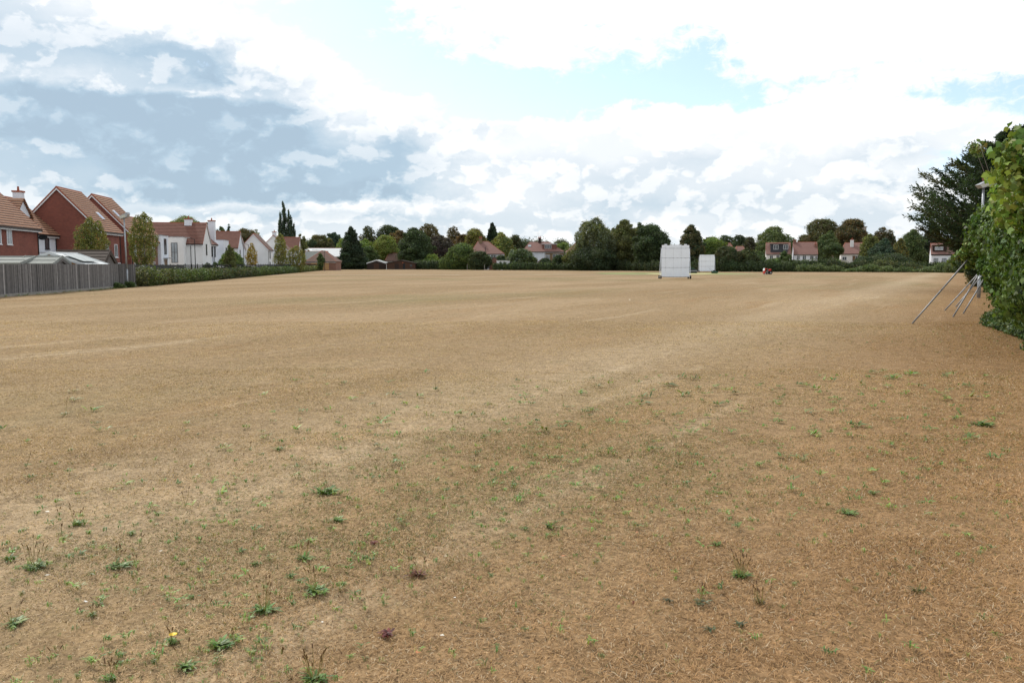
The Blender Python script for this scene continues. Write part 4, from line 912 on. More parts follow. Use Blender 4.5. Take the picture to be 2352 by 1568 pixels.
# ------------------------------------------------------------------ timber fence
FA, FB = gnd(-95, 690.5), gnd(313, 658); FA = FB + (gnd(0, 683) - FB).normalized() * 31
fd = (FB - FA).normalized(); npan = 17; pw = (FB - FA).length / npan
fe = empty('timber_fence', (FA.x, FA.y, 0), math.atan2(fd.y, fd.x), 'long weathered grey close boarded timber fence on the left', 'fence')
for i in range(npan):
    mb = MB(); tone = random.uniform(.8, 1.15) * (.62 if i >= npan - 2 else 1); hj = random.uniform(-.03, .035); nb = 17; bw = pw / nb
    for k in range(nb):
        x = i * pw + k * bw; c = tone * random.uniform(.5, 1.35); c = c * (2.0 if random.random() < .08 else 1); j = random.uniform(-.008, .008)
        mb.color((.150 * c, .146 * c, .146 * c)); lean = random.uniform(-.006, .006)
        m_ = Matrix.Translation((x, 0, .15)) @ Matrix.Rotation(lean, 4, 'Y') @ Matrix.Rotation(R(6), 4, 'Z')
        mb.box(.004, bw + .012, -.008, .012, 0, 1.52 + hj + j, m_)
    mb.build('fence_panel', M['wood'], fe)
    MB().color((.24, .23, .21)).box(i * pw + .01, (i + 1) * pw - .01, -.03, .02, .0, .15).build('gravel_board', M['wood'], fe)
    MB().color((.13, .125, .12)).box(i * pw - .05, i * pw + .05, .03, .13, 0, 1.6).build('fence_post', M['wood'], fe)
# ------------------------------------------------------------------ black fence, railings and hedge
def bar_fence(name, label, P, Q, off, h, kind, group=None):
    e = empty(name, (P.x, P.y, 0), math.atan2(Q.y - P.y, Q.x - P.x), label, 'fence', group); Ln = (Q - P).length
    n = max(2, int(Ln / 2.5)); po = MB()
    rails = MB(); rails.box(0, Ln, -.02, .02, h - .1, h - .06); rails.box(0, Ln, -.02, .02, .12, .16)
    inf = MB()
    if kind == 'solid':
        k = int(Ln / .14)
        for i in range(k): inf.box(i * .14, i * .14 + .13, -.03, -.021, .05, h - random.uniform(0, .03))
        inf.build('boards', M['blackmetal'], e)
    else:
        k = int(Ln / .13)
        for i in range(k): inf.box(i * .13, i * .13 + .014, -.007, .007, .14, h - .08)
        inf.build('bars', M['blackmetal'], e)
    rails.build('rail', M['blackmetal'], e)
    for i in range(n + 1):
        x = Ln * i / n; MB().box(x - .035, x + .035, -.036, .036, 0, h + .04).build('post', M['blackmetal'], e)
bar_fence('black_fence', 'solid black board fence just beyond the end of the timber fence', hl(62.5, .9), hl(80, .9), 0, 1.62, 'solid')
bar_fence('railing', 'black metal railings along the street behind the low hedge', hl(80.5, .9), hl(222, .9), 0, 1.66, 'bars')
bar_fence('black_fence', 'dark fence in front of the garage block behind the end of the hedge', hl(223, .9), hl(276, .9), 0, 1.6, 'solid')
for i, (a0, a1, lab) in enumerate(((775.5, 794, 'grey fence panels left of the dark conical conifer'), (818, 835, 'grey fence panels right of the dark conical conifer'))):
    p1, p2 = at(a0, 607, 272), at(a1, 607, 272); e = empty('panel_fence', (p1.x, 272, 0), 0, lab, 'fence')
    n = 2
    for k in range(n):
        w_ = (p2.x - p1.x) / n; mb = MB().color((.22, .23, .24)); 
        for q in range(12): mb.color(tuple(np.array((.20, .21, .22)) * random.uniform(.8, 1.2))); mb.box(k * w_ + q * w_ / 12, k * w_ + (q + 1) * w_ / 12 - .01, 0, .02, .05, 1.9)
        mb.build('fence_panel', M['wood'], e)
    for k in range(n + 1): MB().box(k * w_ - .05, k * w_ + .05, .02, .12, 0, 1.95).build('post', M['concrete'], e)
he = empty('hedge', (0, 0, 0), 0, 'long low clipped hedge along the left edge of the field', 'hedge')
bl = []; yv = 62.6
while yv < 283:
    st = .55 + yv * .003; p = hl(yv); hgt = random.uniform(1.02, 1.16) * (1.0 if yv > 66 else 1.15); bl.append((p.x - .05, p.y, hgt * .46, .62, st * 1.15, hgt * .55)); yv += st
# colour drifts along the hedge
n3_ = len(bl) // 3
for k, (lo, hi, cname, c2) in enumerate(((0, .05, 'ol', 'md'), (.05, .16, 'md', 'ol'), (.16, .30, 'dk', 'aut'), (.30, .55, 'md', 'dk'), (.55, .8, 'ol', 'md'), (.8, 1.01, 'md', 'br'))):
    seg = bl[int(lo * len(bl)):int(hi * len(bl)) + 1]
    if seg: foliage('hedge_foliage', seg, .10 + .0009 * seg[len(seg) // 2][1] * .9, 1.5, KC[cname], M['leaf'], he, core=.8, col2=KC[c2], p2=.3, cut=.78)

# ------------------------------------------------------------------ lamps
def floodlight(name, label, base, H, mirror=1, r=.075):
    e = empty(name, base, 0, label, 'lamp post', 'floodlight posts at the edges of the field')
    MB().tube((0, 0, -.1), (0, 0, 1.3), r, r, 10).tube((0, 0, 1.3), (-.04 * mirror, 0, H - .2), r * .8, r * .62, 10).build('pole', M['steel'], e, True)
    hd_ = MB(); m_ = Matrix.Translation((-.04 * mirror, 0, H)) @ Matrix.Rotation(R(-14) * mirror, 4, 'Y')
    s = mirror
    pts = [(-.33, -.2, -.02), (.36, -.2, .12), (.36, -.2, -.02), (.22, -.2, -.2), (-.2, -.2, -.22)]
    pts = [m_ @ Vector((x * s, y, z)) for x, y, z in pts]; hd_.prism(pts, (0, .4, 0)); hb = hd_.build('lamp_head', M['steel'], e)
    g = MB().prism([m_ @ Vector(q) for q in ((-.31 * s, -.205, -.04), (.2 * s, -.205, .02), (.16 * s, -.205, -.17), (-.19 * s, -.205, -.19))], (0, .004, 0)); g.build('lamp_glass', M['lampglass'], hb)
    return e
b_ = gnd(293, 659.7); floodlight('floodlight_post', 'grey floodlight post standing in front of the timber fence on the left', (b_.x, b_.y, 0), 5.15)
b_ = gnd(2247.5, 685); fl2 = floodlight('floodlight_post', 'grey floodlight post half hidden by the ivy on the right', (b_.x, b_.y, 0), 5.55, 1, .085)
MB().box(.1, .75, -.12, .12, 5.4, 5.62).build('lamp_arm', M['steel'], fl2); MB().box(-.05, .5, -.1, .14, 5.66, 5.86).build('control_box', M['rust'], fl2)
def street_lamp(label, px, ytop, Y, pxh):
    t = at(px, ytop, Y); a = at(pxh, ytop, Y); e = empty('street_lamp', (t.x, Y, 0), 0, label, 'street lamp', 'black street lamps')
    MB().tube((0, 0, 0), (0, 0, t.z), .07, .045, 8).build('pole', M['blackmetal'], e)
    MB().tube((0, 0, t.z - .05), (a.x - t.x, 0, t.z + .22), .035, .03, 6).build('arm', M['blackmetal'], e)
    MB().box(a.x - t.x - .5, a.x - t.x + .02, -.12, .12, t.z + .18, t.z + .27).build('lamp_head', M['steel'], e)
street_lamp('black street lamp in front of the wide red roof', 446.8, 549.5, 116, 436)
street_lamp('black street lamp between the yellow birch and the steep red roofed white house', 570.6, 562, 158, 561)
street_lamp('black street lamp in front of the brown hipped garage roof', 745, 575.5, 205, 722)
# ------------------------------------------------------------------ parked cars
def car(label, x, y, yaw, m_='carwhite'):
    e = empty('parked_car', (x, y, 0), yaw, label, 'car', 'cars parked in the street behind the hedge')
    b = MB(); side = [(-2.05, .35), (-2.1, .7), (-1.85, .88), (-1.2, .95), (-.55, 1.36), (.75, 1.42), (1.5, 1.02), (2.05, .9), (2.1, .4)]
    b.prism([(-.84, y_, z_) for y_, z_ in side], (1.68, 0, 0)); b.build('body', M[m_], e, bevel=.06)
    for s in (-.86, .845): MB().prism([(s, y_, z_) for y_, z_ in ((-1.05, .98), (-.5, 1.3), (.7, 1.36), (1.3, 1.03))], (.015, 0, 0)).build('window', M['glass'], e)
    MB().prism([(-.72, -1.17, .985), (.72, -1.17, .985), (.66, -.6, 1.35), (-.66, -.6, 1.35)], (0, -.02, .03)).build('windscreen', M['glass'], e)
    for x_ in (-.8, .8):
        for y_ in (-1.3, 1.3):
            w_ = MB().tube((x_ - .1, y_, .32), (x_ + .1, y_, .32), .32, .32, 16).build('wheel', M['rubber'], e)
            MB().tube((x_ - .11, y_, .32), (x_ + .11, y_, .32), .19, .19, 12).build('rim', M['greypaint'], w_)
p = at(513, 611, 106); car('white car roof showing above the hedge below the round clipped tree', p.x, 106, YAW + R(70))
p = at(580, 611, 128); car('white car roof showing above the hedge below the yellow birch', p.x, 128, YAW + R(75))

# ------------------------------------------------------------------ sight screens
def sightscreen(label, px0, px1, pyb, pyt, notch):
    g0 = gnd((px0 + px1) / 2, pyb); Yd = g0.y; x0 = at(px0, 607, Yd).x; x1 = at(px1, 607, Yd).x; W = x1 - x0; H = at(px0, pyt, Yd).z
    e = empty('sightscreen', ((x0 + x1) / 2, Yd, 0), 0, label, 'sightscreen', 'white cricket sightscreens')
    zb = .22; rows = [zb, zb + (H - zb) * .295, zb + (H - zb) * .60, zb + (H - zb) * .905, H]; nb = 7
    for r in range(4):
        mb = MB()
        for k in range(nb):
            a = -W / 2 + W * k / nb; b2 = -W / 2 + W * (k + 1) / nb; d = .018 * (k % 2); sag = -.02 * math.sin(math.pi * (k + .5) / nb) * (1 if notch else .3)
            top = rows[r + 1] - .012
            if r == 3 and notch: top += (.03, .0, .09, .085, .085, .09, .02)[k] if k not in (1, 5) else 0.0
            mb.box(a + .004, b2 - .004, -.012 - d, .012 - d, rows[r] + .012 + sag, top + sag)
        if r == 3 and notch:
            for a in (-W / 2 + .28, W / 2 - .62): mb.box(a, a + .33, -.03, -.022, H - .05, H + .115)
        mb.build('screen_panel', M['screen'], e)
    for z in rows[:4]:
        n = nb; mb = MB(); pts = [(-W / 2 - (.24 if z > rows[0] else 0), .03, z)] + [(-W / 2 + W * k / 6, .03, z - (.03 if notch else .01) * math.sin(math.pi * k / 6)) for k in range(7)] + [(W / 2 + (.24 if z > rows[0] else 0), .03, z)]
        for p_, q_ in zip(pts[:-1], pts[1:]): mb.tube(p_, q_, .03, .03, 6)
        mb.build('rail', M['darksteel'], e)
        c = MB()
        for k in range(1, nb): c.box(-W / 2 + W * k / nb - .09, -W / 2 + W * k / nb + .09, -.04, -.018, z - .03, z)
        c.build('clamp', M['darksteel'], e)
    for s in (-1, 1):
        MB().tube((s * (W / 2 + .06), .06, .2), (s * (W / 2 + .03), .06, H - .3), .035, .03, 6).build('upright', M['screen'], e)
        MB().tube((s * (W / 2 + .14), -.35, .2), (s * (W / 2 + .05), .05, H - .35), .022, .022, 6).tube((s * (W / 2 + .1), .9, .2), (s * (W / 2 + .05), .07, H - .4), .022, .022, 6).build('brace', M['screen'], e)
        MB().tube((s * (W / 2 + .1), -.4, .2), (s * (W / 2 + .1), .95, .2), .03, .03, 6).build('axle_beam', M['greypaint'], e)
        for yy in (-.35, .85):
            x_ = s * (W / 2 + .12); w_ = MB().tube((x_ - .07, yy, .175), (x_ + .07, yy, .175), .175, .175, 18).build('wheel', M['rubber'], e)
            MB().tube((x_ - .078, yy, .175), (x_ + .078, yy, .175), .075, .075, 12).build('hub', M['greypaint'], w_)
    return e
sightscreen('larger nearer white sightscreen on black wheels with stepped top edge', 1519.5, 1582.5, 640, 563, True)
sightscreen('smaller farther white sightscreen with straight top edge', 1606.5, 1640.7, 625.3, 585, False)
# ------------------------------------------------------------------ ground machinery
p = gnd(1583, 627); e = empty('roller', (p.x + .55, p.y, 0), 0, 'dark green heavy roller parked behind the right edge of the nearer sightscreen', 'roller')
MB().tube((-.75, -.55, .34), (.75, -.55, .34), .34, .34, 20).build('front_drum', M['blackmetal'], e, False)
MB().box(-.72, .72, -.95, -.9, .30, .44).build('scraper_bar', M['greypaint'], e)
MB().tube((-.6, .75, .42), (.6, .75, .42), .42, .42, 20).build('rear_drum', M['blackmetal'], e)
MB().box(-.6, .6, -.5, .8, .5, .74).build('frame', M['blackmetal'], e, bevel=.03)
MB().prism([(-.45, -.3, .74), (.5, -.3, .74), (.35, -.3, .95), (-.3, -.3, .95)], (0, .8, 0)).build('engine_cover', M['greenpaint'], e, bevel=.03)
MB().tube((-.15, .2, .9), (-.15, 0, 1.12), .025).tube((-.3, -.02, 1.12), (0, -.02, 1.12), .02).build('steering_wheel', M['blackmetal'], e)
p = gnd(1641, 627.6); e = empty('cylinder_mower', (p.x, p.y, 0), R(25), 'small green push mower in front of the farther sightscreen', 'mower')
MB().prism([(-.42, -.2, .12), (.42, -.2, .12), (.42, .12, .34), (-.42, .12, .42), (-.42, -.1, .38)][:4], (0, .36, .04)).build('housing', M['greenpaint'], e, bevel=.02)
MB().tube((-.4, -.25, .12), (.4, -.25, .12), .12, .12, 14).build('cutting_cylinder', M['blackmetal'], e)
MB().tube((-.38, .3, .15), (.38, .3, .15), .15, .15, 14).build('roller', M['blackmetal'], e)
MB().box(-.2, .15, -.02, .24, .36, .56).build('engine', M['blackmetal'], e, bevel=.03)
MB().prism([(-.4, -.62, .12), (.4, -.62, .12), (.4, -.62, .34), (-.4, -.62, .34)], (0, .34, -.02)).build('grass_box', M['greenpaint'], e, bevel=.02)
MB().path([(-.3, .3, .3), (-.5, .7, .75), (-.62, .85, .98), (-.8, .86, 1.0)], [.016] * 4, 6).path([(.3, .3, .3), (-.2, .7, .75), (-.35, .85, .98)], [.016] * 3, 6).build('handle', M['greypaint'], e)
p = gnd(1762.5, 630); e = empty('ride_on_mower', (p.x, p.y, 0), 0, 'red ride on mower standing alone on the field near the right boundary', 'mower')
for (x_, r_, y_) in ((.44, .27, -.32), (.44, .27, .32), (-.12, .17, -.42), (-.12, .17, .3)):
    w_ = MB().tube((x_, y_ - .1, r_), (x_, y_ + .1, r_), r_, r_, 18).build('wheel', M['rubber'], e); MB().tube((x_, y_ - .11, r_), (x_, y_ + .11, r_), r_ * .45, r_ * .45, 12).build('hub', M['greypaint'], w_)
MB().tube((-.45, -.45, .12), (-.45, .45, .12), .12, .12, 12).build('front_roller', M['greypaint'], e)
MB().box(-.5, .5, -.28, .28, .24, .36).build('chassis', M['blackmetal'], e, bevel=.02)
MB().prism([(-.64, -.42, .12), (-.5, -.42, .1), (-.42, -.42, .7), (-.3, -.42, .98), (-.52, -.42, 1.0), (-.6, -.42, .7)], (0, .84, 0)).build('grass_box', M['redpaint'], e, bevel=.02)
MB().prism([(-.66, -.43, .6), (-.60, -.43, .6), (-.52, -.43, 1.01), (-.58, -.43, 1.01)], (0, .86, 0)).build('grass_box_rim', M['fascia'], e)
MB().prism([(-.3, -.3, .86), (-.02, -.3, .82), (-.02, -.3, .9), (-.32, -.3, .98)], (0, .6, 0)).build('hood', M['redpaint'], e, bevel=.015)
MB().prism([(.2, -.27, .58), (.52, -.27, .58), (.58, -.27, .88), (.24, -.27, .84)], (0, .54, 0)).build('seat', M['redpaint'], e, bevel=.03)
MB().prism([(.0, -.25, .34), (.5, -.25, .34), (.5, -.25, .58), (.1, -.25, .58)], (0, .5, 0)).build('engine', M['blackmetal'], e, bevel=.02)
MB().tube((-.28, -.3, .42), (.0, -.3, .78), .03, .03).tube((-.02, -.2, .42), (.16, -.2, .56), .04, .04).build('lever', M['greypaint'], e)
MB().tube((-.1, -.15, .84), (.1, .15, .88), .03, .03).build('steering_bar', M['greypaint'], e)
# bench-like goal frame by the right boundary
p = gnd(2222, 631); e = empty('bench', (p.x, p.y, 0), 0, 'low pale topped bench by the boundary bushes near the floodlight post', 'bench')
MB().box(0, 1.9, 0, .4, .42, .48).build('seat', M['fascia'], e)
for x_ in (.15, 1.65): MB().box(x_, x_ + .08, .03, .37, 0, .42).build('leg', M['concrete'], e)
# ------------------------------------------------------------------ leaning poles
PO = [((2095.5, 741), (2224.7, 594.3), .5, 'longest grey metal pole, leaning alone to the left of the others'), ((2169.4, 712.3), (2266, 607.4), .9, 'metal pole with the leftmost foot of the four bunched together'),
      ((2194.5, 704.5), (2271, 613.4), .9, 'metal pole farthest back, its foot behind the other bunched poles'), ((2188.5, 727), (2264, 603.4), 1.2, 'metal pole crossing over the others, its foot nearest the camera of the bunched four'), ((2212.3, 719), (2275.7, 614.4), 1.0, 'steepest metal pole, rightmost of the bunched four')]
for (a, b2, dy, lab) in PO:
    g0 = gnd(*a); t = at(b2[0], b2[1], g0.y + dy); e = MB().path([(0, 0, -.02), ((t.x - g0.x) / 2, (t.y - g0.y) / 2, t.z / 2 - .01), (t.x - g0.x, t.y - g0.y, t.z)], [.024] * 3, 8).build('metal_pole', M['polesteel'], None, True)
    e.location = (g0.x, g0.y, 0); prop(e, lab, 'pole', 'metal poles leaning on the ivy hedge')

# ------------------------------------------------------------------ trees and bushes
T = tree
gB = 'young birches along the street'

KC['birch'] = tuple(c * .8 for c in KC['birch']); KC['yel'] = tuple(c * .75 for c in KC['yel'])
def birch(label, px, yt, hw, Y, colr='birch', cover=.6, leaf=None, nb=34, zb=1.0, core=.25, p2=.2):
    return T('birch_tree', label, px, yt, hw, Y, colr, 'egg', zb, nb, .34, cover, core, leaf=leaf or max(.11, .00115 * Y), col2=KC['yel'], p2=p2, group=gB, bark='birchbark', hang=.45, flat=1.3)
birch('young green birch in front of the blank red brick gable', 207, 499, 34, 71, cover=.55, core=.05, p2=.1)
birch('young green birch immediately right of the left floodlight post', 328, 489, 32, 78, cover=.48, core=.04, p2=.12)
birch('sparse yellow leaved birch in front of the street lamp and large blank gable', 578, 559, 15, 150, 'yel', .35, core=0)
birch('tall thin birch standing between the two white gable houses', 643, 536, 17, 165, 'birch', .5, core=.1)
birch('spreading pale birch right of the tall thin one, in front of the last white houses', 680, 566, 22, 168, 'birch', .42, core=.1)
T('conical_tree', 'small light green cone shaped tree in front of the round clipped one', 528, 562, 13, 104, 'ol', 'egg', .3, 24, .4, 1.4, .5, col2=KC['birch'], p2=.4)
T('clipped_tree', 'round dense green clipped tree in front of the white houses', 532, 579, 22, 112, 'br', 'round', .2, 26, .42, 2.2, .8, col2=KC['md'], p2=.5, flat=1.0)
T('young_tree', 'small dark tree in front of the garage block doors', 734, 581, 9, 212, 'md', 'egg', .4, 16, .4, 1.4, .5)
T('bush', 'grassy olive bush behind the railings at the left end', 392, 610, 16, 95, 'ol', 'round', .0, 12, .45, 1.3, .5, cat='bush', trunk=False)
T('bush', 'dark bush behind the railings below the cream wide roofed house', 478, 606, 13, 112, 'dk', 'round', .0, 12, .45, 1.5, .5, cat='bush', trunk=False)
T('bush', 'dark leafy bush between the wide roofed house and the round clipped tree', 497, 603, 10, 110, 'md', 'round', .0, 10, .45, 1.5, .5, cat='bush', trunk=False)
for px, hw, ww, lab in ((276, 12, 649, 'low dark shrub at the foot of the timber fence left of the lamp post'), (303, 9, 648, 'low dark shrub right of the lamp post foot at the fence end')):
    g0 = gnd(px, 662 if px < 290 else 660); e = empty('shrub', (g0.x - .25, g0.y + .1, 0), 0, lab, 'shrub')
    foliage('foliage', [(random.uniform(-.4, .4) * hw / 12, random.uniform(-.15, .1), random.uniform(.08, .26), .2, .18, .16) for i in range(9)], .07, 1.6, KC['md'], M['leaf'], e, core=.6)
# behind the street
T('tree', 'broad pale green tree rising behind the wide red roof and its chimney', 425, 499, 37, 195, 'pale', 'round', 4, 30, .33, 1.2, .4)
T('tree', 'flat topped dark tree right of the chimney behind the wide red roof', 481, 511, 17, 200, 'dk', 'dome', 5, 22, .34, .9, .3)
T('columnar_tree', 'left one of two short columnar trees above the white chimney house', 507, 518, 10, 215, 'md', 'column', 6, 18, .4, 1.3, .4)
T('columnar_tree', 'right one of two short columnar trees, with a pointed tip', 525, 514, 9, 215, 'blue', 'cone', 5, 18, .4, 1.2, .4)
T('tree', 'low dark brownish tree behind the steep red roof', 560, 526, 27, 225, 'aut', 'round', 3, 24, .34, 1.0, .35)
T('tree', 'wispy grey green tree left of the tall poplar', 590, 527, 18, 240, 'sil', 'egg', 3, 22, .3, .4, .1)
# lombardy poplar
t0 = at(657, 467, 255); e = empty('poplar', (t0.x, 255, 0), 0, 'tall narrow dark poplar with split pointed tops above the white houses', 'tree')
bl = []
for (dx, topz, rr) in ((-.7, 20.6, .62), (-1.7, 17.6, .5), (-2.1, 14.5, .55), (.5, 17.8, .55), (1.4, 16.6, .58), (2.1, 13.6, .55), (.1, 12, .8)):
    z = 3.0
    while z < topz - .3:
        t = z / topz; r = rr * .82 * (.55 + .9 * math.sin(math.pi * min(1, t * .9 + .1))); r = max(.28, r * min(1, (topz - z) / 2.5 + .1)); bl.append((dx * (.75 + .35 * t) + random.uniform(-.25, .25), random.uniform(-.5, .5), z, r, r, 1.0)); z += .85
foliage('crown', bl, .27, 1.3, KC['blue'], M['leaf'], e, core=.5, col2=KC['ol'], p2=.15, hang=.0, cut=.7)
MB().tube((0, 0, 0), (0, 0, 17), .3, .06, 7).build('trunk', M['bark'], e)
T('tree', 'small yellowish olive tree directly right of the tall poplar', 689, 538, 16, 262, 'ol', 'egg', 2, 20, .35, 1.2, .4, col2=KC['yg'], p2=.3)
T('tree', 'small dark tree at the left end of the mixed wood behind the hall roof', 716, 549, 14, 300, 'dk', 'round', 3, 16, .35, 1.2, .4)
T('tree', 'olive brown broad tree above the left half of the hall roof', 732, 541, 28, 305, 'ol', 'round', 3, 26, .34, 1.4, .5, col2=KC['rust'], p2=.2)
T('tree', 'bluish dark tree poking up behind the olive one above the hall', 768, 533, 20, 330, 'blue', 'egg', 4, 22, .35, 1.2, .5)
T('tree', 'yellow green tree left of the dark conical conifer', 785, 548, 20, 300, 'br', 'egg', 1, 22, .36, 1.3, .5, col2=KC['yg'], p2=.3)
# big conifer
def conifer(label, px, yt, hw, Y, colr, zb=.4, leaf=None, n=None, name='conifer', taper=.75, sparse=1.2, trunk=True):
    top = at(px, yt, Y); H = top.z; Rr = hw * Y / F * 1.4; e = empty(name, (top.x, Y, 0), 0, label, 'tree'); bl = []
    lv = n or 15
    for i in range(lv):
        t = (i + .3) / lv; z = zb + (H - zb) * t; pr = Rr * max(.05, (1 - t) ** taper * min(1, .65 + 2 * t)); k = max(1, int(2 + 7 * pr / Rr))
        for j in range(k):
            a = 6.283 * j / k + i * .7 + random.uniform(-.3, .3); q = pr * random.uniform(.45, .82); r = max(.12 * Rr, pr * random.uniform(.3, .42))
            bl.append((math.cos(a) * q, math.sin(a) * q, z - q * .12, r, r, (H - zb) / lv * random.uniform(.7, 1.0)))
    bl.append((0, 0, zb + (H - zb) * .35, Rr * .5, Rr * .5, (H - zb) * .33)); bl.append((0, 0, H - .3, .12 * Rr, .12 * Rr, .6))
    foliage('crown', bl, leaf or max(.13, .00125 * Y), 1.3 * sparse, KC[colr], M['leaf'], e, core=.55, shape='card', cut=.75)
    if trunk: MB().tube((0, 0, 0), (0, 0, H * .9), max(.12, Rr * .07), .04, 8).build('trunk', M['bark'], e)
conifer('big dark conical conifer standing in front of the grey fence panels', 806, 522, 27, 268, 'vdk', .3, taper=.62, n=17)
T('tree', 'dense dark round bush tree directly right of the conical conifer', 846, 566, 22, 280, 'md', 'round', .3, 22, .38, 1.5, .6, trunk=False)
T('tree', 'open crowned dark tree standing high behind the conical conifer', 841, 520, 20, 335, 'dk', 'dome', 5, 26, .3, .75, .15, col2=KC['aut'], p2=.4)
T('tree', 'yellow green tree between the open dark crown and the black shed', 838, 549, 22, 300, 'br', 'egg', 2, 22, .36, 1.3, .5)
T('tree', 'bright yellow green spreading tree above the black shed', 882, 542, 27, 298, 'br', 'round', 1, 30, .35, 1.35, .45, col2=KC['yg'], p2=.4)
T('tree', 'dark blue green broad crown on the skyline behind the bright yellow green tree', 893, 518, 30, 360, 'dk', 'dome', 4, 28, .35, 1.4, .5)
T('tree', 'rust coloured crown between two dark green trees above the bungalow', 915, 530, 20, 335, 'rust', 'round', 3, 22, .36, 1.3, .5)
T('tree', 'massive dark green tree behind the clubhouse', 949, 524, 41, 286, 'dk', 'egg', .6, 46, .28, 1.5, .55, col2=KC['md'], p2=.3)
T('tree', 'see through autumn crown on the skyline right of the massive dark tree', 983, 515, 31, 345, 'aut', 'dome', 4, 34, .24, .8, .2, col2=KC['rust'], p2=.3)
T('copper_tree', 'dark purple leaved tree right of the clubhouse', 1008, 543, 30, 310, 'pur', 'round', 1, 30, .34, 1.5, .55)
T('tree', 'thin topped brown tree standing above the purple one', 1044, 520, 18, 335, 'aut', 'dome', 4, 24, .27, .8, .2, col2=KC['rust'], p2=.4)
T('tree', 'rust brown tree left of the big domed yellow brown crown', 1062, 540, 22, 325, 'rust', 'round', 2, 24, .36, 1.4, .5)
T('tree', 'bright green low tree behind the tall dark hedge right of the clubhouse', 990, 586, 22, 282, 'br', 'round', .5, 18, .38, 1.4, .5)
T('tree', 'bushy green tree left of the hip roofed house with the single chimney', 1060, 560, 27, 252, 'md', 'round', .3, 34, .34, 1.4, .5, col2=KC['br'], p2=.25)
T('bush', 'dark round bush in front of the hip roofed house with the single chimney', 1103, 579, 23, 243, 'dk', 'round', .1, 28, .36, 1.5, .6, cat='bush', col2=KC['ol'], p2=.2, trunk=False)
T('tree', 'big domed yellow brown crown behind the hip roofed house with the single chimney', 1090, 527, 29, 320, 'yg', 'dome', 2, 34, .32, 1.5, .55, col2=KC['rust'], p2=.4)
T('tree', 'dark domed crown peeping out left of the big yellow brown one', 1080, 529, 20, 345, 'dk', 'dome', 2, 22, .36, 1.4, .5)
conifer('dark pointed cedar on the skyline above the domed crowns', 1131, 512, 14, 345, 'vdk', 6, taper=.55, n=11, name='cedar')
T('tree', 'pale yellow green dome below and right of the skyline cedar', 1152, 534, 19, 340, 'yg', 'dome', 3, 24, .34, 1.5, .55)
T('tree', 'yellow green domed tree in front of the pale dome, right of the hipped roof', 1160, 546, 24, 300, 'yg', 'dome', .5, 30, .32, 1.5, .5, col2=KC['md'], p2=.4)
T('tree', 'rust tinted low tree immediately right of the single chimney hipped roof', 1134, 553, 16, 310, 'yg', 'round', 2, 20, .36, 1.4, .5, col2=KC['rust'], p2=.5)
T('tree', 'dark brown green tree left of the joined houses', 1187, 541, 19, 320, 'aut', 'round', 1, 26, .34, 1.4, .5, col2=KC['dk'], p2=.5)
T('bush', 'dark bush under the right eave of the single chimney house', 1153, 588, 17, 247, 'dk', 'round', .1, 18, .38, 1.5, .6, cat='bush', trunk=False)
T('bush', 'silvery grey leaved bush left of the joined houses', 1178, 572, 14, 243, 'sil', 'egg', .1, 22, .36, 1.3, .45, cat='bush', trunk=False)
T('tree', 'spreading green tree covering the white front of the joined houses', 1200, 573, 24, 240, 'md', 'round', .3, 30, .34, 1.4, .5, col2=KC['sil'], p2=.3)
T('bush', 'small dark green bush below the white wall of the joined houses', 1222, 590, 12, 238, 'md', 'round', .1, 14, .38, 1.4, .5, cat='bush', trunk=False)
T('bush', 'dark bush under the windows of the joined houses', 1252, 594, 14, 240, 'dk', 'round', .1, 16, .38, 1.5, .6, cat='bush', trunk=False)
T('tree', 'rounded green tree on the skyline right of the joined houses', 1292, 557, 17, 300, 'br', 'round', 2, 22, .36, 1.4, .5, col2=KC['md'], p2=.5)
T('bush', 'dark thicket just right of the pebbledashed outbuilding', 1282, 586, 15, 232, 'dk', 'round', .1, 18, .38, 1.5, .6, cat='bush', trunk=False)
T('bush', 'olive speckled bush left of the tall willowy tree', 1312, 577, 19, 230, 'ol', 'round', .1, 24, .34, 1.2, .5, cat='bush', col2=KC['yg'], p2=.3, trunk=False)
T('bush', 'dark bush filling the gap under the olive speckled one', 1325, 592, 16, 224, 'dk', 'round', .1, 18, .38, 1.5, .6, cat='bush', trunk=False)
T('willow_tree', 'tall willowy tree with feathery see through top left of the sightscreens', 1366, 503, 47, 222, 'ol', 'egg', .4, 64, .2, .7, .1, col2=KC['sil'], p2=.25, hang=.3, flat=1.3)
T('bush', 'very dark undergrowth below the willowy tree', 1366, 572, 46, 218, 'dk', 'round', .1, 34, .34, 1.6, .7, cat='bush', trunk=False)
T('tree', 'tall mid green tree between the willowy tree and the dense dark one', 1440, 506, 42, 224, 'ol', 'egg', .4, 52, .24, 1.2, .5, col2=KC['yg'], p2=.15)
T('tree', 'dense dark green tree behind the left edge of the nearer sightscreen', 1495, 519, 41, 212, 'dk', 'round', .3, 46, .28, 1.6, .65, col2=KC['md'], p2=.2)
T('tree', 'paler green tree filling the gap between the willowy and the tall mid green trees', 1408, 524, 24, 230, 'ol', 'egg', .4, 34, .26, 1.2, .4, col2=KC['sil'], p2=.2)
T('tree', 'narrow upright tree between the tall mid green and the dense dark trees', 1466, 511, 22, 228, 'md', 'egg', .4, 34, .28, 1.2, .45, col2=KC['ol'], p2=.3)
T('tree', 'bushy dark tree low behind the nearer sightscreen', 1530, 556, 18, 214, 'dk', 'round', .3, 22, .34, 1.5, .6)
T('tree', 'upright dark brownish tree between the two sightscreens', 1592, 516, 28, 196, 'aut', 'egg', .3, 44, .26, 1.5, .5, col2=KC['dk'], p2=.6)
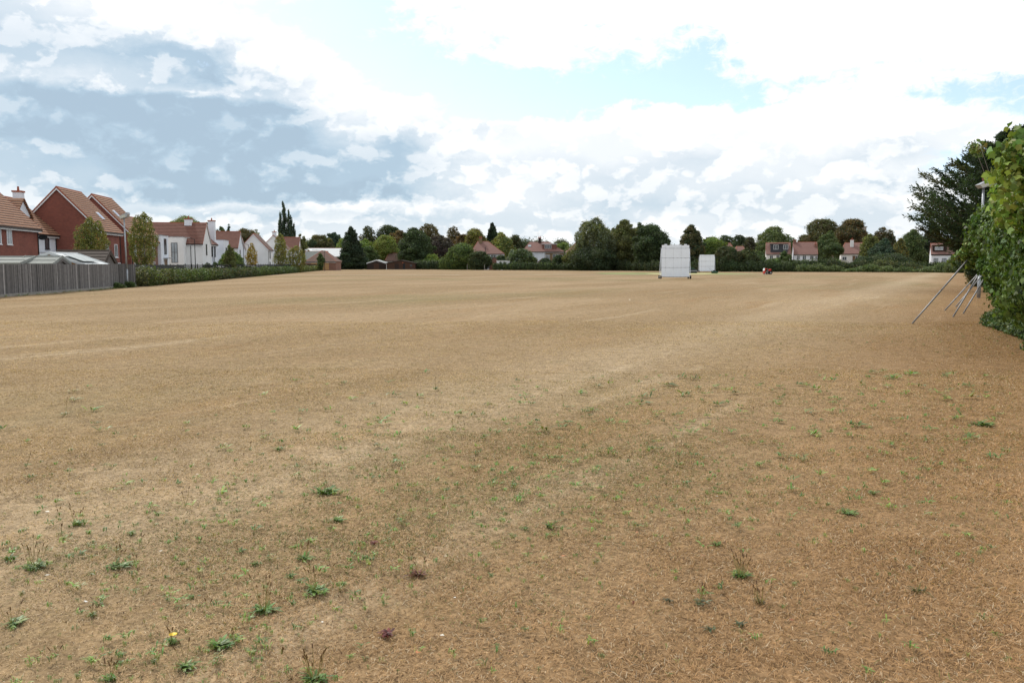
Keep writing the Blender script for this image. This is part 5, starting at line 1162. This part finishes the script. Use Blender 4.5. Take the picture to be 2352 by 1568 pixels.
T('tree', 'bright green round tree above the farther sightscreen', 1640, 546, 30, 205, 'br', 'round', .5, 34, .32, 1.4, .5, col2=KC['md'], p2=.4)
T('tree', 'dark open tree on the skyline behind the farther sightscreen', 1668, 541, 22, 300, 'dk', 'dome', 2, 24, .32, 1.1, .4)
T('tree', 'dark round tree on the skyline above the half hidden hipped roofs', 1702, 541, 22, 295, 'dk', 'dome', 2, 26, .32, 1.3, .5)
T('tree', 'brown round tree left of the pale domed tree', 1722, 545, 17, 285, 'pur', 'round', 2, 24, .34, 1.5, .55, col2=KC['ol'], p2=.3)
T('bush', 'tall dark bush right of the farther sightscreen', 1672, 567, 28, 188, 'dk', 'round', .1, 36, .3, 1.6, .6, cat='bush', col2=KC['aut'], p2=.3, trunk=False)
T('bush', 'tall bush with yellowish top left of the dormer house', 1716, 571, 20, 187, 'ol', 'egg', .1, 34, .3, 1.5, .6, cat='bush', col2=KC['dk'], p2=.4, trunk=False)
T('bush', 'dark green bush between the yellowish topped bush and the dormer house', 1745, 578, 16, 188, 'md', 'egg', .1, 26, .34, 1.5, .6, cat='bush', trunk=False)
T('tree', 'large pale green domed tree behind the black dormer house', 1781, 523, 41, 262, 'pale', 'dome', 1.0, 52, .25, 1.15, .4, col2=KC['md'], p2=.5)
T('bush', 'light green bush under the black dormer house', 1775, 596, 22, 190, 'br', 'round', .1, 26, .34, 1.5, .6, cat='bush', col2=KC['dk'], p2=.4, trunk=False)
T('columnar_bush', 'upright green bush in front of the right side of the black dormer house', 1802, 576, 12, 188, 'md', 'column', .1, 24, .42, 1.5, .6, cat='bush', trunk=False)
T('bush', 'dark bush between the dormer house and the white banded house', 1822, 598, 14, 188, 'dk', 'round', .1, 26, .34, 1.5, .6, cat='bush', trunk=False)
T('bush', 'pale green bush at the left foot of the white banded house', 1845, 598, 13, 187, 'sil', 'round', .1, 18, .36, 1.4, .5, cat='bush', col2=KC['md'], p2=.5, trunk=False)
T('tree', 'tall dark brown green tree on the skyline behind the white banded house', 1892, 505, 43, 278, 'aut', 'dome', 2, 54, .24, 1.2, .45, col2=KC['ol'], p2=.5)
T('tree', 'low brown tree left of the tall brown green one', 1852, 540, 22, 275, 'aut', 'round', 2, 24, .33, 1.1, .4, col2=KC['rust'], p2=.3)
T('tree', 'green tree standing in front of the tall brown green one', 1906, 531, 29, 250, 'md', 'egg', .5, 40, .28, 1.4, .5, col2=KC['pale'], p2=.3)
T('tree', 'round rust brown tree on the skyline above the cream bungalow', 1957, 505, 33, 272, 'rust', 'round', 2, 46, .27, 1.6, .6, col2=KC['dk'], p2=.3)
T('tree', 'small neat dark green tree on two pale stems left of the cream bungalow', 1914, 560, 19, 215, 'md', 'dome', 4.4, 26, .34, 1.7, .65, col2=KC['dk'], p2=.4, bark='birchbark')
T('tree', 'small rust crown on the skyline right of the round rust brown tree', 2030, 523, 25, 285, 'rust', 'dome', 3, 30, .28, 1.2, .4, col2=KC['dk'], p2=.4)
T('tree', 'yellowing tree overlapping the right end of the cream bungalow', 1997, 538, 24, 212, 'ol', 'egg', .5, 38, .28, 1.3, .5, col2=KC['yg'], p2=.4)
T('tree', 'dark blue green tree right of the yellowing one', 2032, 548, 27, 206, 'blue', 'egg', .3, 42, .27, 1.5, .6)
T('tree', 'tree with yellow top among dark green trees at the right', 2066, 547, 20, 208, 'ol', 'egg', .3, 30, .32, 1.4, .5, col2=KC['yel'], p2=.2)
T('tree', 'broad mid green tree left of the white house with the dark dormer', 2100, 528, 33, 232, 'md', 'egg', .4, 50, .25, 1.3, .5, col2=KC['pale'], p2=.2)
conifer('dark pointed conifer behind the white house with the dark dormer', 2145, 512, 30, 252, 'vdk', 1, taper=.7, n=14)
conifer('dark conifer at the right end behind the hanging cypress', 2204, 520, 22, 250, 'vdk', 1, taper=.6, n=13)
T('bush', 'dark undergrowth below the blue green tree', 2040, 586, 44, 196, 'dk', 'round', .1, 34, .34, 1.6, .7, cat='bush', trunk=False)
T('bush', 'dark bushes left of the dark undergrowth below the cream bungalow', 1982, 590, 22, 194, 'dk', 'round', .1, 24, .34, 1.6, .7, cat='bush', trunk=False)
T('bush', 'yellow green bush at the left foot of the cream bungalow', 1922, 596, 12, 196, 'br', 'round', .1, 16, .36, 1.4, .5, cat='bush', trunk=False)
T('bush', 'bright green spot of bush low among the dark trees at the right', 2076, 593, 10, 195, 'br', 'round', .1, 14, .38, 1.4, .5, cat='bush', trunk=False)
T('bush', 'dark bush right of the white house with the dark dormer', 2198, 596, 12, 176, 'dk', 'round', .1, 30, .34, 1.6, .6, cat='bush', col2=KC['ol'], p2=.2, trunk=False)
T('bush', 'olive bush below the windows of the dark dormer house', 2160, 605, 22, 188, 'ol', 'round', .1, 24, .34, 1.5, .6, cat='bush', trunk=False)
T('bush', 'tall dark bush near the boundary left of the floodlight post', 2222, 580, 22, 160, 'dk', 'round', .1, 34, .3, 1.6, .6, cat='bush', col2=KC['md'], p2=.3, trunk=False)
T('bush', 'rounded bush hiding the boundary beside the floodlight post', 2262, 584, 26, 120, 'md', 'round', .1, 38, .3, 1.5, .6, cat='bush', col2=KC['dk'], p2=.3, trunk=False)
bl = []; rw = random.Random(4)
for a0, a1, yt, Yw in ((690, 1300, 553, 370), (1300, 1640, 566, 300), (1600, 2260, 556, 330)):
    for i in range(int((a1 - a0) / 5)):
        px = rw.uniform(a0, a1); r = rw.uniform(3, 5.5); zt = at(px, yt + rw.uniform(-4, 16), Yw).z; z = max(2.5, zt - r * .8 - rw.random() ** 2 * 5); bl.append((at(px, 607, Yw).x, Yw + rw.uniform(-6, 6), z, r, r, r * .8))
prop(foliage('distant_wood', bl, .5, 1.2, KC['dk'], M['leaf'], None, core=.7, col2=KC['ol'], p2=.3), 'far off mass of mixed trees closing the gaps behind the nearer ones', 'wood', kind='stuff')
# hedges along the far boundary
def hedge(label, pts, wid, ht, colr, leaf, seg=1.2, col2=None, p2=0, hv=.1, cover=1.5, name='hedge'):
    e = empty(name, (pts[0][0], pts[0][1], 0), 0, label, 'hedge'); P = [Vector((x - pts[0][0], y - pts[0][1], 0)) for x, y in pts]
    strip_foliage('foliage', P, wid, ht, leaf, cover, KC[colr], M['leaf'], e, seg=seg, col2=col2, p2=p2, hv=hv); return e
def gx(px, Y): return (at(px, 607, Y).x, Y)
hedge('tall dark clipped hedge at the back of the field right of the clubhouse', [gx(956, 266), gx(1052, 256)], 1.6, 2.75, 'dk', .32, 1.1, KC['md'], .2, .05)
hedge('brighter green hedge stretch left of the hip roofed house', [gx(1016, 258), gx(1048, 254)], 1.6, 3.6, 'md', .3, 1.2, KC['br'], .3, .15)
hedge('ivy covered wire fence in front of the garages', [gx(1137, 236), gx(1262, 226)], 1.0, 2.15, 'md', .28, 1.0, KC['dk'], .5, .15)
hedge('dark ivy growth along the boundary below the willowy tree', [gx(1262, 228), gx(1420, 218)], 1.4, 2.0, 'dk', .28, 1.2, KC['md'], .3, .3)
hedge('dark growth along the boundary behind the nearer sightscreen', [gx(1415, 218), gx(1640, 186)], 1.6, 2.6, 'dk', .26, 1.4, KC['ol'], .2, .3)
hedge('dark bushy boundary growth between the farther sightscreen and the ride on mower', [gx(1640, 186), gx(1850, 182)], 2.0, 2.35, 'dk', .25, 1.4, KC['md'], .35, .25)
hedge('flat topped clipped hedge below the white banded house', [gx(1852, 186), gx(1925, 186)], 1.6, 2.6, 'dk', .24, 1.0, KC['md'], .3, .04)
hedge('sprawling bramble and ivy bank along the right hand boundary', [gx(1842, 181), gx(1900, 179), gx(2000, 176), gx(2140, 170), gx(2240, 158)], 2.6, 1.45, 'md', .22, 1.5, KC['pale'], .3, .6, name='bramble_bank')
hedge('second higher ivy mound behind the bramble bank', [gx(1890, 186), gx(1980, 184), gx(2110, 180)], 2.4, 2.2, 'ol', .23, 1.8, KC['dk'], .5, .5, name='bramble_bank')
hedge('clipped dark hedge below the white house with the dark dormer', [gx(2085, 184), gx(2175, 182)], 1.4, 2.05, 'dk', .22, 1.0, KC['md'], .2, .05)
# concrete posts of the wire fence along the back boundary
for k, px in enumerate((1075, 1094, 1114, 1136, 1205, 1252, 1274, 1295, 1317, 1340, 1365, 1390, 1415, 1539)):
    Yp = 248 - (px - 1075) * .075; p = at(px, 607, Yp); o = MB().prism([(-.07, -.07, 0), (.07, -.07, 0), (.06, -.06, 1.7), (-.06, -.06, 1.7)], (0, .13, 0)).build('fence_post', M['concrete']); o.location = (p.x, Yp - 4.5, 0)
    prop(o, 'thin concrete post of the wire boundary fence at the back of the field', 'post', 'concrete posts of the back boundary fence')
# ------------------------------------------------------------------ large cypress behind the ivy
def cypress(label, X0, Y0, prof, nb, seed, leafn=46, brown=.12):
    rr = random.Random(seed); e = empty('cypress', (X0, Y0, 0), 0, label, 'tree'); Hh = prof[-1][0]
    tb = MB(); tb.tube((0, 0, 0), (0, 0, Hh * .92), .42, .07, 9); bm = MB(); P = []; D = []; S = []; Cc = []
    def rad(z):
        for (z0, r0), (z1, r1) in zip(prof[:-1], prof[1:]):
            if z0 <= z <= z1: return r0 + (r1 - r0) * (z - z0) / (z1 - z0)
        return .2
    for i in range(nb):
        zt = prof[0][0] + (Hh - prof[0][0]) * ((i + rr.random()) / nb); Rt = rad(zt) * rr.uniform(.72, 1.06); a = i * 2.39996 + rr.uniform(-.3, .3)
        rise = min(zt * .5, Rt * rr.uniform(.25, .6)); p0 = Vector((0, 0, zt - rise)); p3 = Vector((math.cos(a) * Rt, math.sin(a) * Rt, zt))
        p1 = p0.lerp(p3, .35) + Vector((0, 0, -.04 * Rt)); p2 = p0.lerp(p3, .7) + Vector((0, 0, -.09 * Rt)); pts = [p0, p1, p2, p3]
        bm.path(pts, [.07, .05, .032, .01], 5); out = Vector((math.cos(a), math.sin(a), 0)); side = Vector((-math.sin(a), math.cos(a), 0))
        c0 = np.array(KC['vdk']) * rr.uniform(.8, 1.6) * (np.array((1.6, 1.05, .8)) if rr.random() < brown else 1)
        for j in range(leafn):
            t = .30 + .70 * (j / leafn) ** .8; k = min(2, int(t * 3)); q = pts[k].lerp(pts[k + 1], t * 3 - k)
            w_ = Rt * .17 * (1.15 - t) * 1.5 + .12; sgn = 1 if j % 2 else -1
            tw = (out * rr.uniform(.5, 1) + side * sgn * rr.uniform(.2, 1.1) + Vector((0, 0, rr.uniform(-.1, .75)))).normalized(); ln = w_ * rr.uniform(.6, 1.35) + .1
            for m in range(11):
                u = (m + .5) / 11; pp = q + tw * ln * u + Vector((rr.gauss(0, .035), rr.gauss(0, .035), rr.gauss(0, .03) - .10 * ln * u * (1 - u)))
                dd = (tw + Vector((rr.gauss(0, .5), rr.gauss(0, .5), rr.gauss(.1, .4)))).normalized(); P.append(pp); D.append(dd); S.append(rr.uniform(.13, .25)); Cc.append(c0 * rr.uniform(.65, 1.5))
    tb.build('trunk', M['bark'], e, True); bm.build('branches', M['bark'], e)
    P = np.array(P); D = unit(np.array(D)); S = np.array(S); n = len(P); s = unit(np.cross(D, rng.normal(size=(n, 3))))
    V = np.stack([P, P + D * S[:, None] * .45 + s * S[:, None] * .17, P + D * S[:, None], P + D * S[:, None] * .45 - s * S[:, None] * .17], 1).reshape(-1, 3)
    fastmesh('crown', V, [np.arange(n * 4).reshape(n, 4)], np.repeat(np.array(Cc), 4, 0), M['leaf'], e); return e
cypress('large dark cypress with feathery layered branches behind the ivy at the right edge', 30.6, 50, [(1.2, 2.6), (2.6, 3.4), (3.6, 4.9), (4.4, 6.0), (5.3, 6.6), (6.5, 6.0), (7.6, 4.9), (8.6, 3.2), (9.3, 1.6), (9.7, .5)], 270, 5, 56)
cypress('second cypress top rising right of the first at the picture edge', 34.2, 52, [(3.0, 4.5), (6, 4.6), (8.5, 3.4), (10.2, 1.8), (11.4, .3)], 130, 9, 56)
tw = MB(); rr = random.Random(3)
for i in range(42):
    a = Vector((rr.uniform(27.5, 31), rr.uniform(42.5, 44.5), rr.uniform(2.4, 4.6))); b = a + Vector((rr.uniform(-3.0, -1.0), rr.uniform(-.6, .6), rr.uniform(-1.1, .5))); m_ = a.lerp(b, .5) + Vector((0, 0, rr.uniform(.0, .3)))
    tw.path([a, m_, b], [.02, .014, .006], 5)
    for k in range(2): c = m_.lerp(b, rr.random()); tw.tube(c, c + Vector((rr.uniform(-.8, -.1), rr.uniform(-.3, .3), rr.uniform(-.5, .4))), .009, .004, 4)
o = tw.build('dead_branches', M['bark']); prop(o, 'tangle of bare grey twigs hanging in front of the large cypress', 'branches')
T('bush', 'brownish green bush under the large cypress behind the floodlight post', 2268, 545, 52, 62, 'aut', 'round', .2, 50, .27, 1.4, .5, cat='bush', col2=KC['ol'], p2=.4, leaf=.15, trunk=False)
# ------------------------------------------------------------------ ivy hedge on the right
iv = empty('ivy_hedge', (11.5, 20, 0), 0, 'tall ivy covered hedge bulging over the field on the right', 'hedge')
def IB(lst): return [(x - 11.5, y - 20, z, a, b, c) for x, y, z, a, b, c in lst]
bl = []; r2 = random.Random(21)
def edgeX(y): return 8 + .55 * (y - 13)
for (Yc, px_l, ytop, ybot, nn) in ((40, 2318, 560, 676, 8), (35, 2312, 560, 690, 9), (31, 2298, 556, 690, 10), (27.5, 2304, 540, 712, 10), (25, 2280, 500, 600, 12), (23.5, 2256, 465, 590, 14), (22.2, 2243, 452, 575, 15), (21, 2250, 446, 590, 15),
                              (19.8, 2276, 436, 660, 15), (18.4, 2300, 424, 700, 15), (17, 2316, 380, 735, 15), (15.6, 2342, 350, 750, 14), (14.2, 2368, 335, 770, 13), (12.8, 2420, 330, 790, 12)):
    xl = at(px_l, 607, Yc).x; zt = at(0, ytop, Yc).z; zb_ = max(.15, at(0, ybot, Yc).z)
    for i in range(nn):
        r = r2.uniform(.38, .62); z = zb_ + r * .6 + (zt - zb_ - r * 1.5) * (i + r2.random()) / nn
        bl.append((xl + r + r2.uniform(0, .35) + (.25 if z > zt - .8 else 0), Yc + r2.uniform(-.7, .7), max(.3, z), r, r * 1.2, r * .9))
    for i in range(5):
        r = .95; bl.append((xl + 1.45 + r2.uniform(0, .5), Yc + r2.uniform(-.6, .6), zb_ + r * .8 + (zt - zb_ - r * 1.8) * i / 4, r, r * 1.2, r))
for q in list(bl):
    if r2.random() < .45: rr_ = r2.uniform(.12, .26); bl.append((q[0] - q[3] * r2.uniform(.7, 1.15), q[1] + r2.uniform(-.4, .4), q[2] + r2.uniform(-.3, .5) * q[5], rr_, rr_ * 1.3, rr_))
foliage('ivy_leaves', IB(bl), .088, 1.7, (.072, .125, .028), M['ivy'], iv, core=.72, shape='ivy', hang=.72, hue=.22, tilt=.5, col2=(.15, .22, .05), p2=.14, cut=.8)
# brighter broad leaved growth on top of the ivy
vt = empty('maple_hedge', (13, 19, 0), 0, 'bright yellow green broad leaved growth on top of the ivy hedge', 'hedge'); bl = []
for (px, py, Yc, r) in ((2356, 335, 14.2, .30), (2346, 352, 15, .28), (2356, 380, 14.6, .35), (2334, 382, 16.2, .26), (2318, 396, 17.5, .26), (2342, 410, 16, .35), (2304, 408, 18.5, .24), (2292, 404, 19.5, .16),
                        (2322, 432, 18, .3), (2352, 440, 15.5, .38), (2300, 444, 19.5, .25), (2368, 350, 14, .5), (2382, 400, 14, .6), (2335, 468, 16, .4), (2364, 488, 14.5, .5)):
    p = at(px, py, Yc); bl.append((p.x - 13, Yc - 19, p.z, r, r, r * .8))
foliage('leaves', bl, .115, 1.0, (.15, .23, .05), M['ivy'], vt, core=.35, shape='ivy', hang=.35, tilt=.8, col2=(.22, .24, .06), p2=.25, cut=.6)
sp = MB()
for (px, py, Yc) in ((2240, 343, 21), (2250, 330, 20.5)):
    p = at(px, py, Yc); q = at(px + 28, 415, Yc - 1); MB().path([q - Vector((13, 19, 0)), (q.lerp(p, .6) + Vector((-.05, 0, .12))) - Vector((13, 19, 0)), p - Vector((13, 19, 0))], [.006, .004, .003], 5).build('stem', M['bark'], vt)
bl = [(lambda p, yy: (p.x - 13, yy - 19, p.z, .16, .16, .1))(at(px, py, yy), yy) for px, py, yy in ((2232, 338, 21), (2244, 332, 21), (2254, 342, 20.5), (2240, 345, 20.8), (2247, 352, 20.8))]
foliage('spray', bl, .09, .35, (.12, .16, .05), M['ivy'], vt, core=0, shape='ivy', tilt=.9, cut=0, col2=(.16, .13, .05), p2=.2)
# loose spray hanging left over the poles
hs = empty('vine_spray', (14, 24, 0), 0, 'thin leafy vine sprays hanging over the tops of the leaning poles', 'vine')
bl = []
for (px, py, yy, r) in ((2186, 597, 24.5, .09), (2196, 591, 24.5, .11), (2205, 585, 24.3, .13), (2215, 580, 24, .15), (2226, 572, 24, .18), (2236, 566, 24, .22), (2231, 592, 24, .22), (2244, 600, 24, .25), (2240, 580, 24, .28), (2255, 590, 24, .3), (2250, 566, 23.8, .3), (2228, 606, 24, .12), (2190, 608, 24.4, .06), (2181, 600, 24.6, .05)):
    p = at(px, py, yy); bl.append((p.x - 14, yy - 24, p.z, r, r, r * .8))
foliage('leaves', bl, .10, 1.2, (.13, .20, .05), M['ivy'], hs, core=0, shape='ivy', hang=.5, tilt=.6, col2=(.24, .26, .05), p2=.3, cut=0)
q0, q1, q2 = at(2262, 566, 24), at(2215, 580, 24), at(2180, 602, 24.5); v0 = Vector((14, 24, 0)); MB().path([q0 - v0, q1 - v0, q2 - v0], [.014, .01, .004], 5).build('stem', M['bark'], hs)
# low tangle at the foot
br = empty('bramble_bush', (10, 17, 0), 0, 'low tangle of brambles and ivy spreading at the foot of the ivy hedge', 'bush'); bl = []
for i in range(260):
    y = r2.uniform(14.0, 26); ex = edgeX(y) + .6 - .75 * max(0, min(1, (y - 17.5) / 5)); x = ex + 2 * r2.random() ** 1.3; h = max(.12, min(1.15, .10 + (x - ex) * .5)) * r2.uniform(.5, 1.3); r = r2.uniform(.14, .3); bl.append((x - 10, y - 17, h * .5, r, r, max(.1, h * .55)))
foliage('foliage', bl, .070, 1.3, (.065, .11, .036), M['ivy'], br, core=.7, shape='card', tilt=.7, col2=(.15, .19, .07), p2=.25, cut=.7)
sb = empty('shrub', (20.5, 36, 0), 0, 'small leafed green shrubs around the foot of the right floodlight post', 'shrub'); bl = []
for i in range(90):
    y = r2.uniform(26, 38.5); x = edgeX(y) + r2.uniform(.8, 2.2); h = r2.uniform(.5, 1.0) * min(1.9, .1 + (x - edgeX(y)) * .8); r = r2.uniform(.3, .5); bl.append((x - 20.5, y - 36, h * .5, r, r, h * .55))
foliage('foliage', bl, .075, 1.4, (.055, .095, .035), M['leaf'], sb, core=.65, col2=(.11, .16, .05), p2=.3, cut=.75)
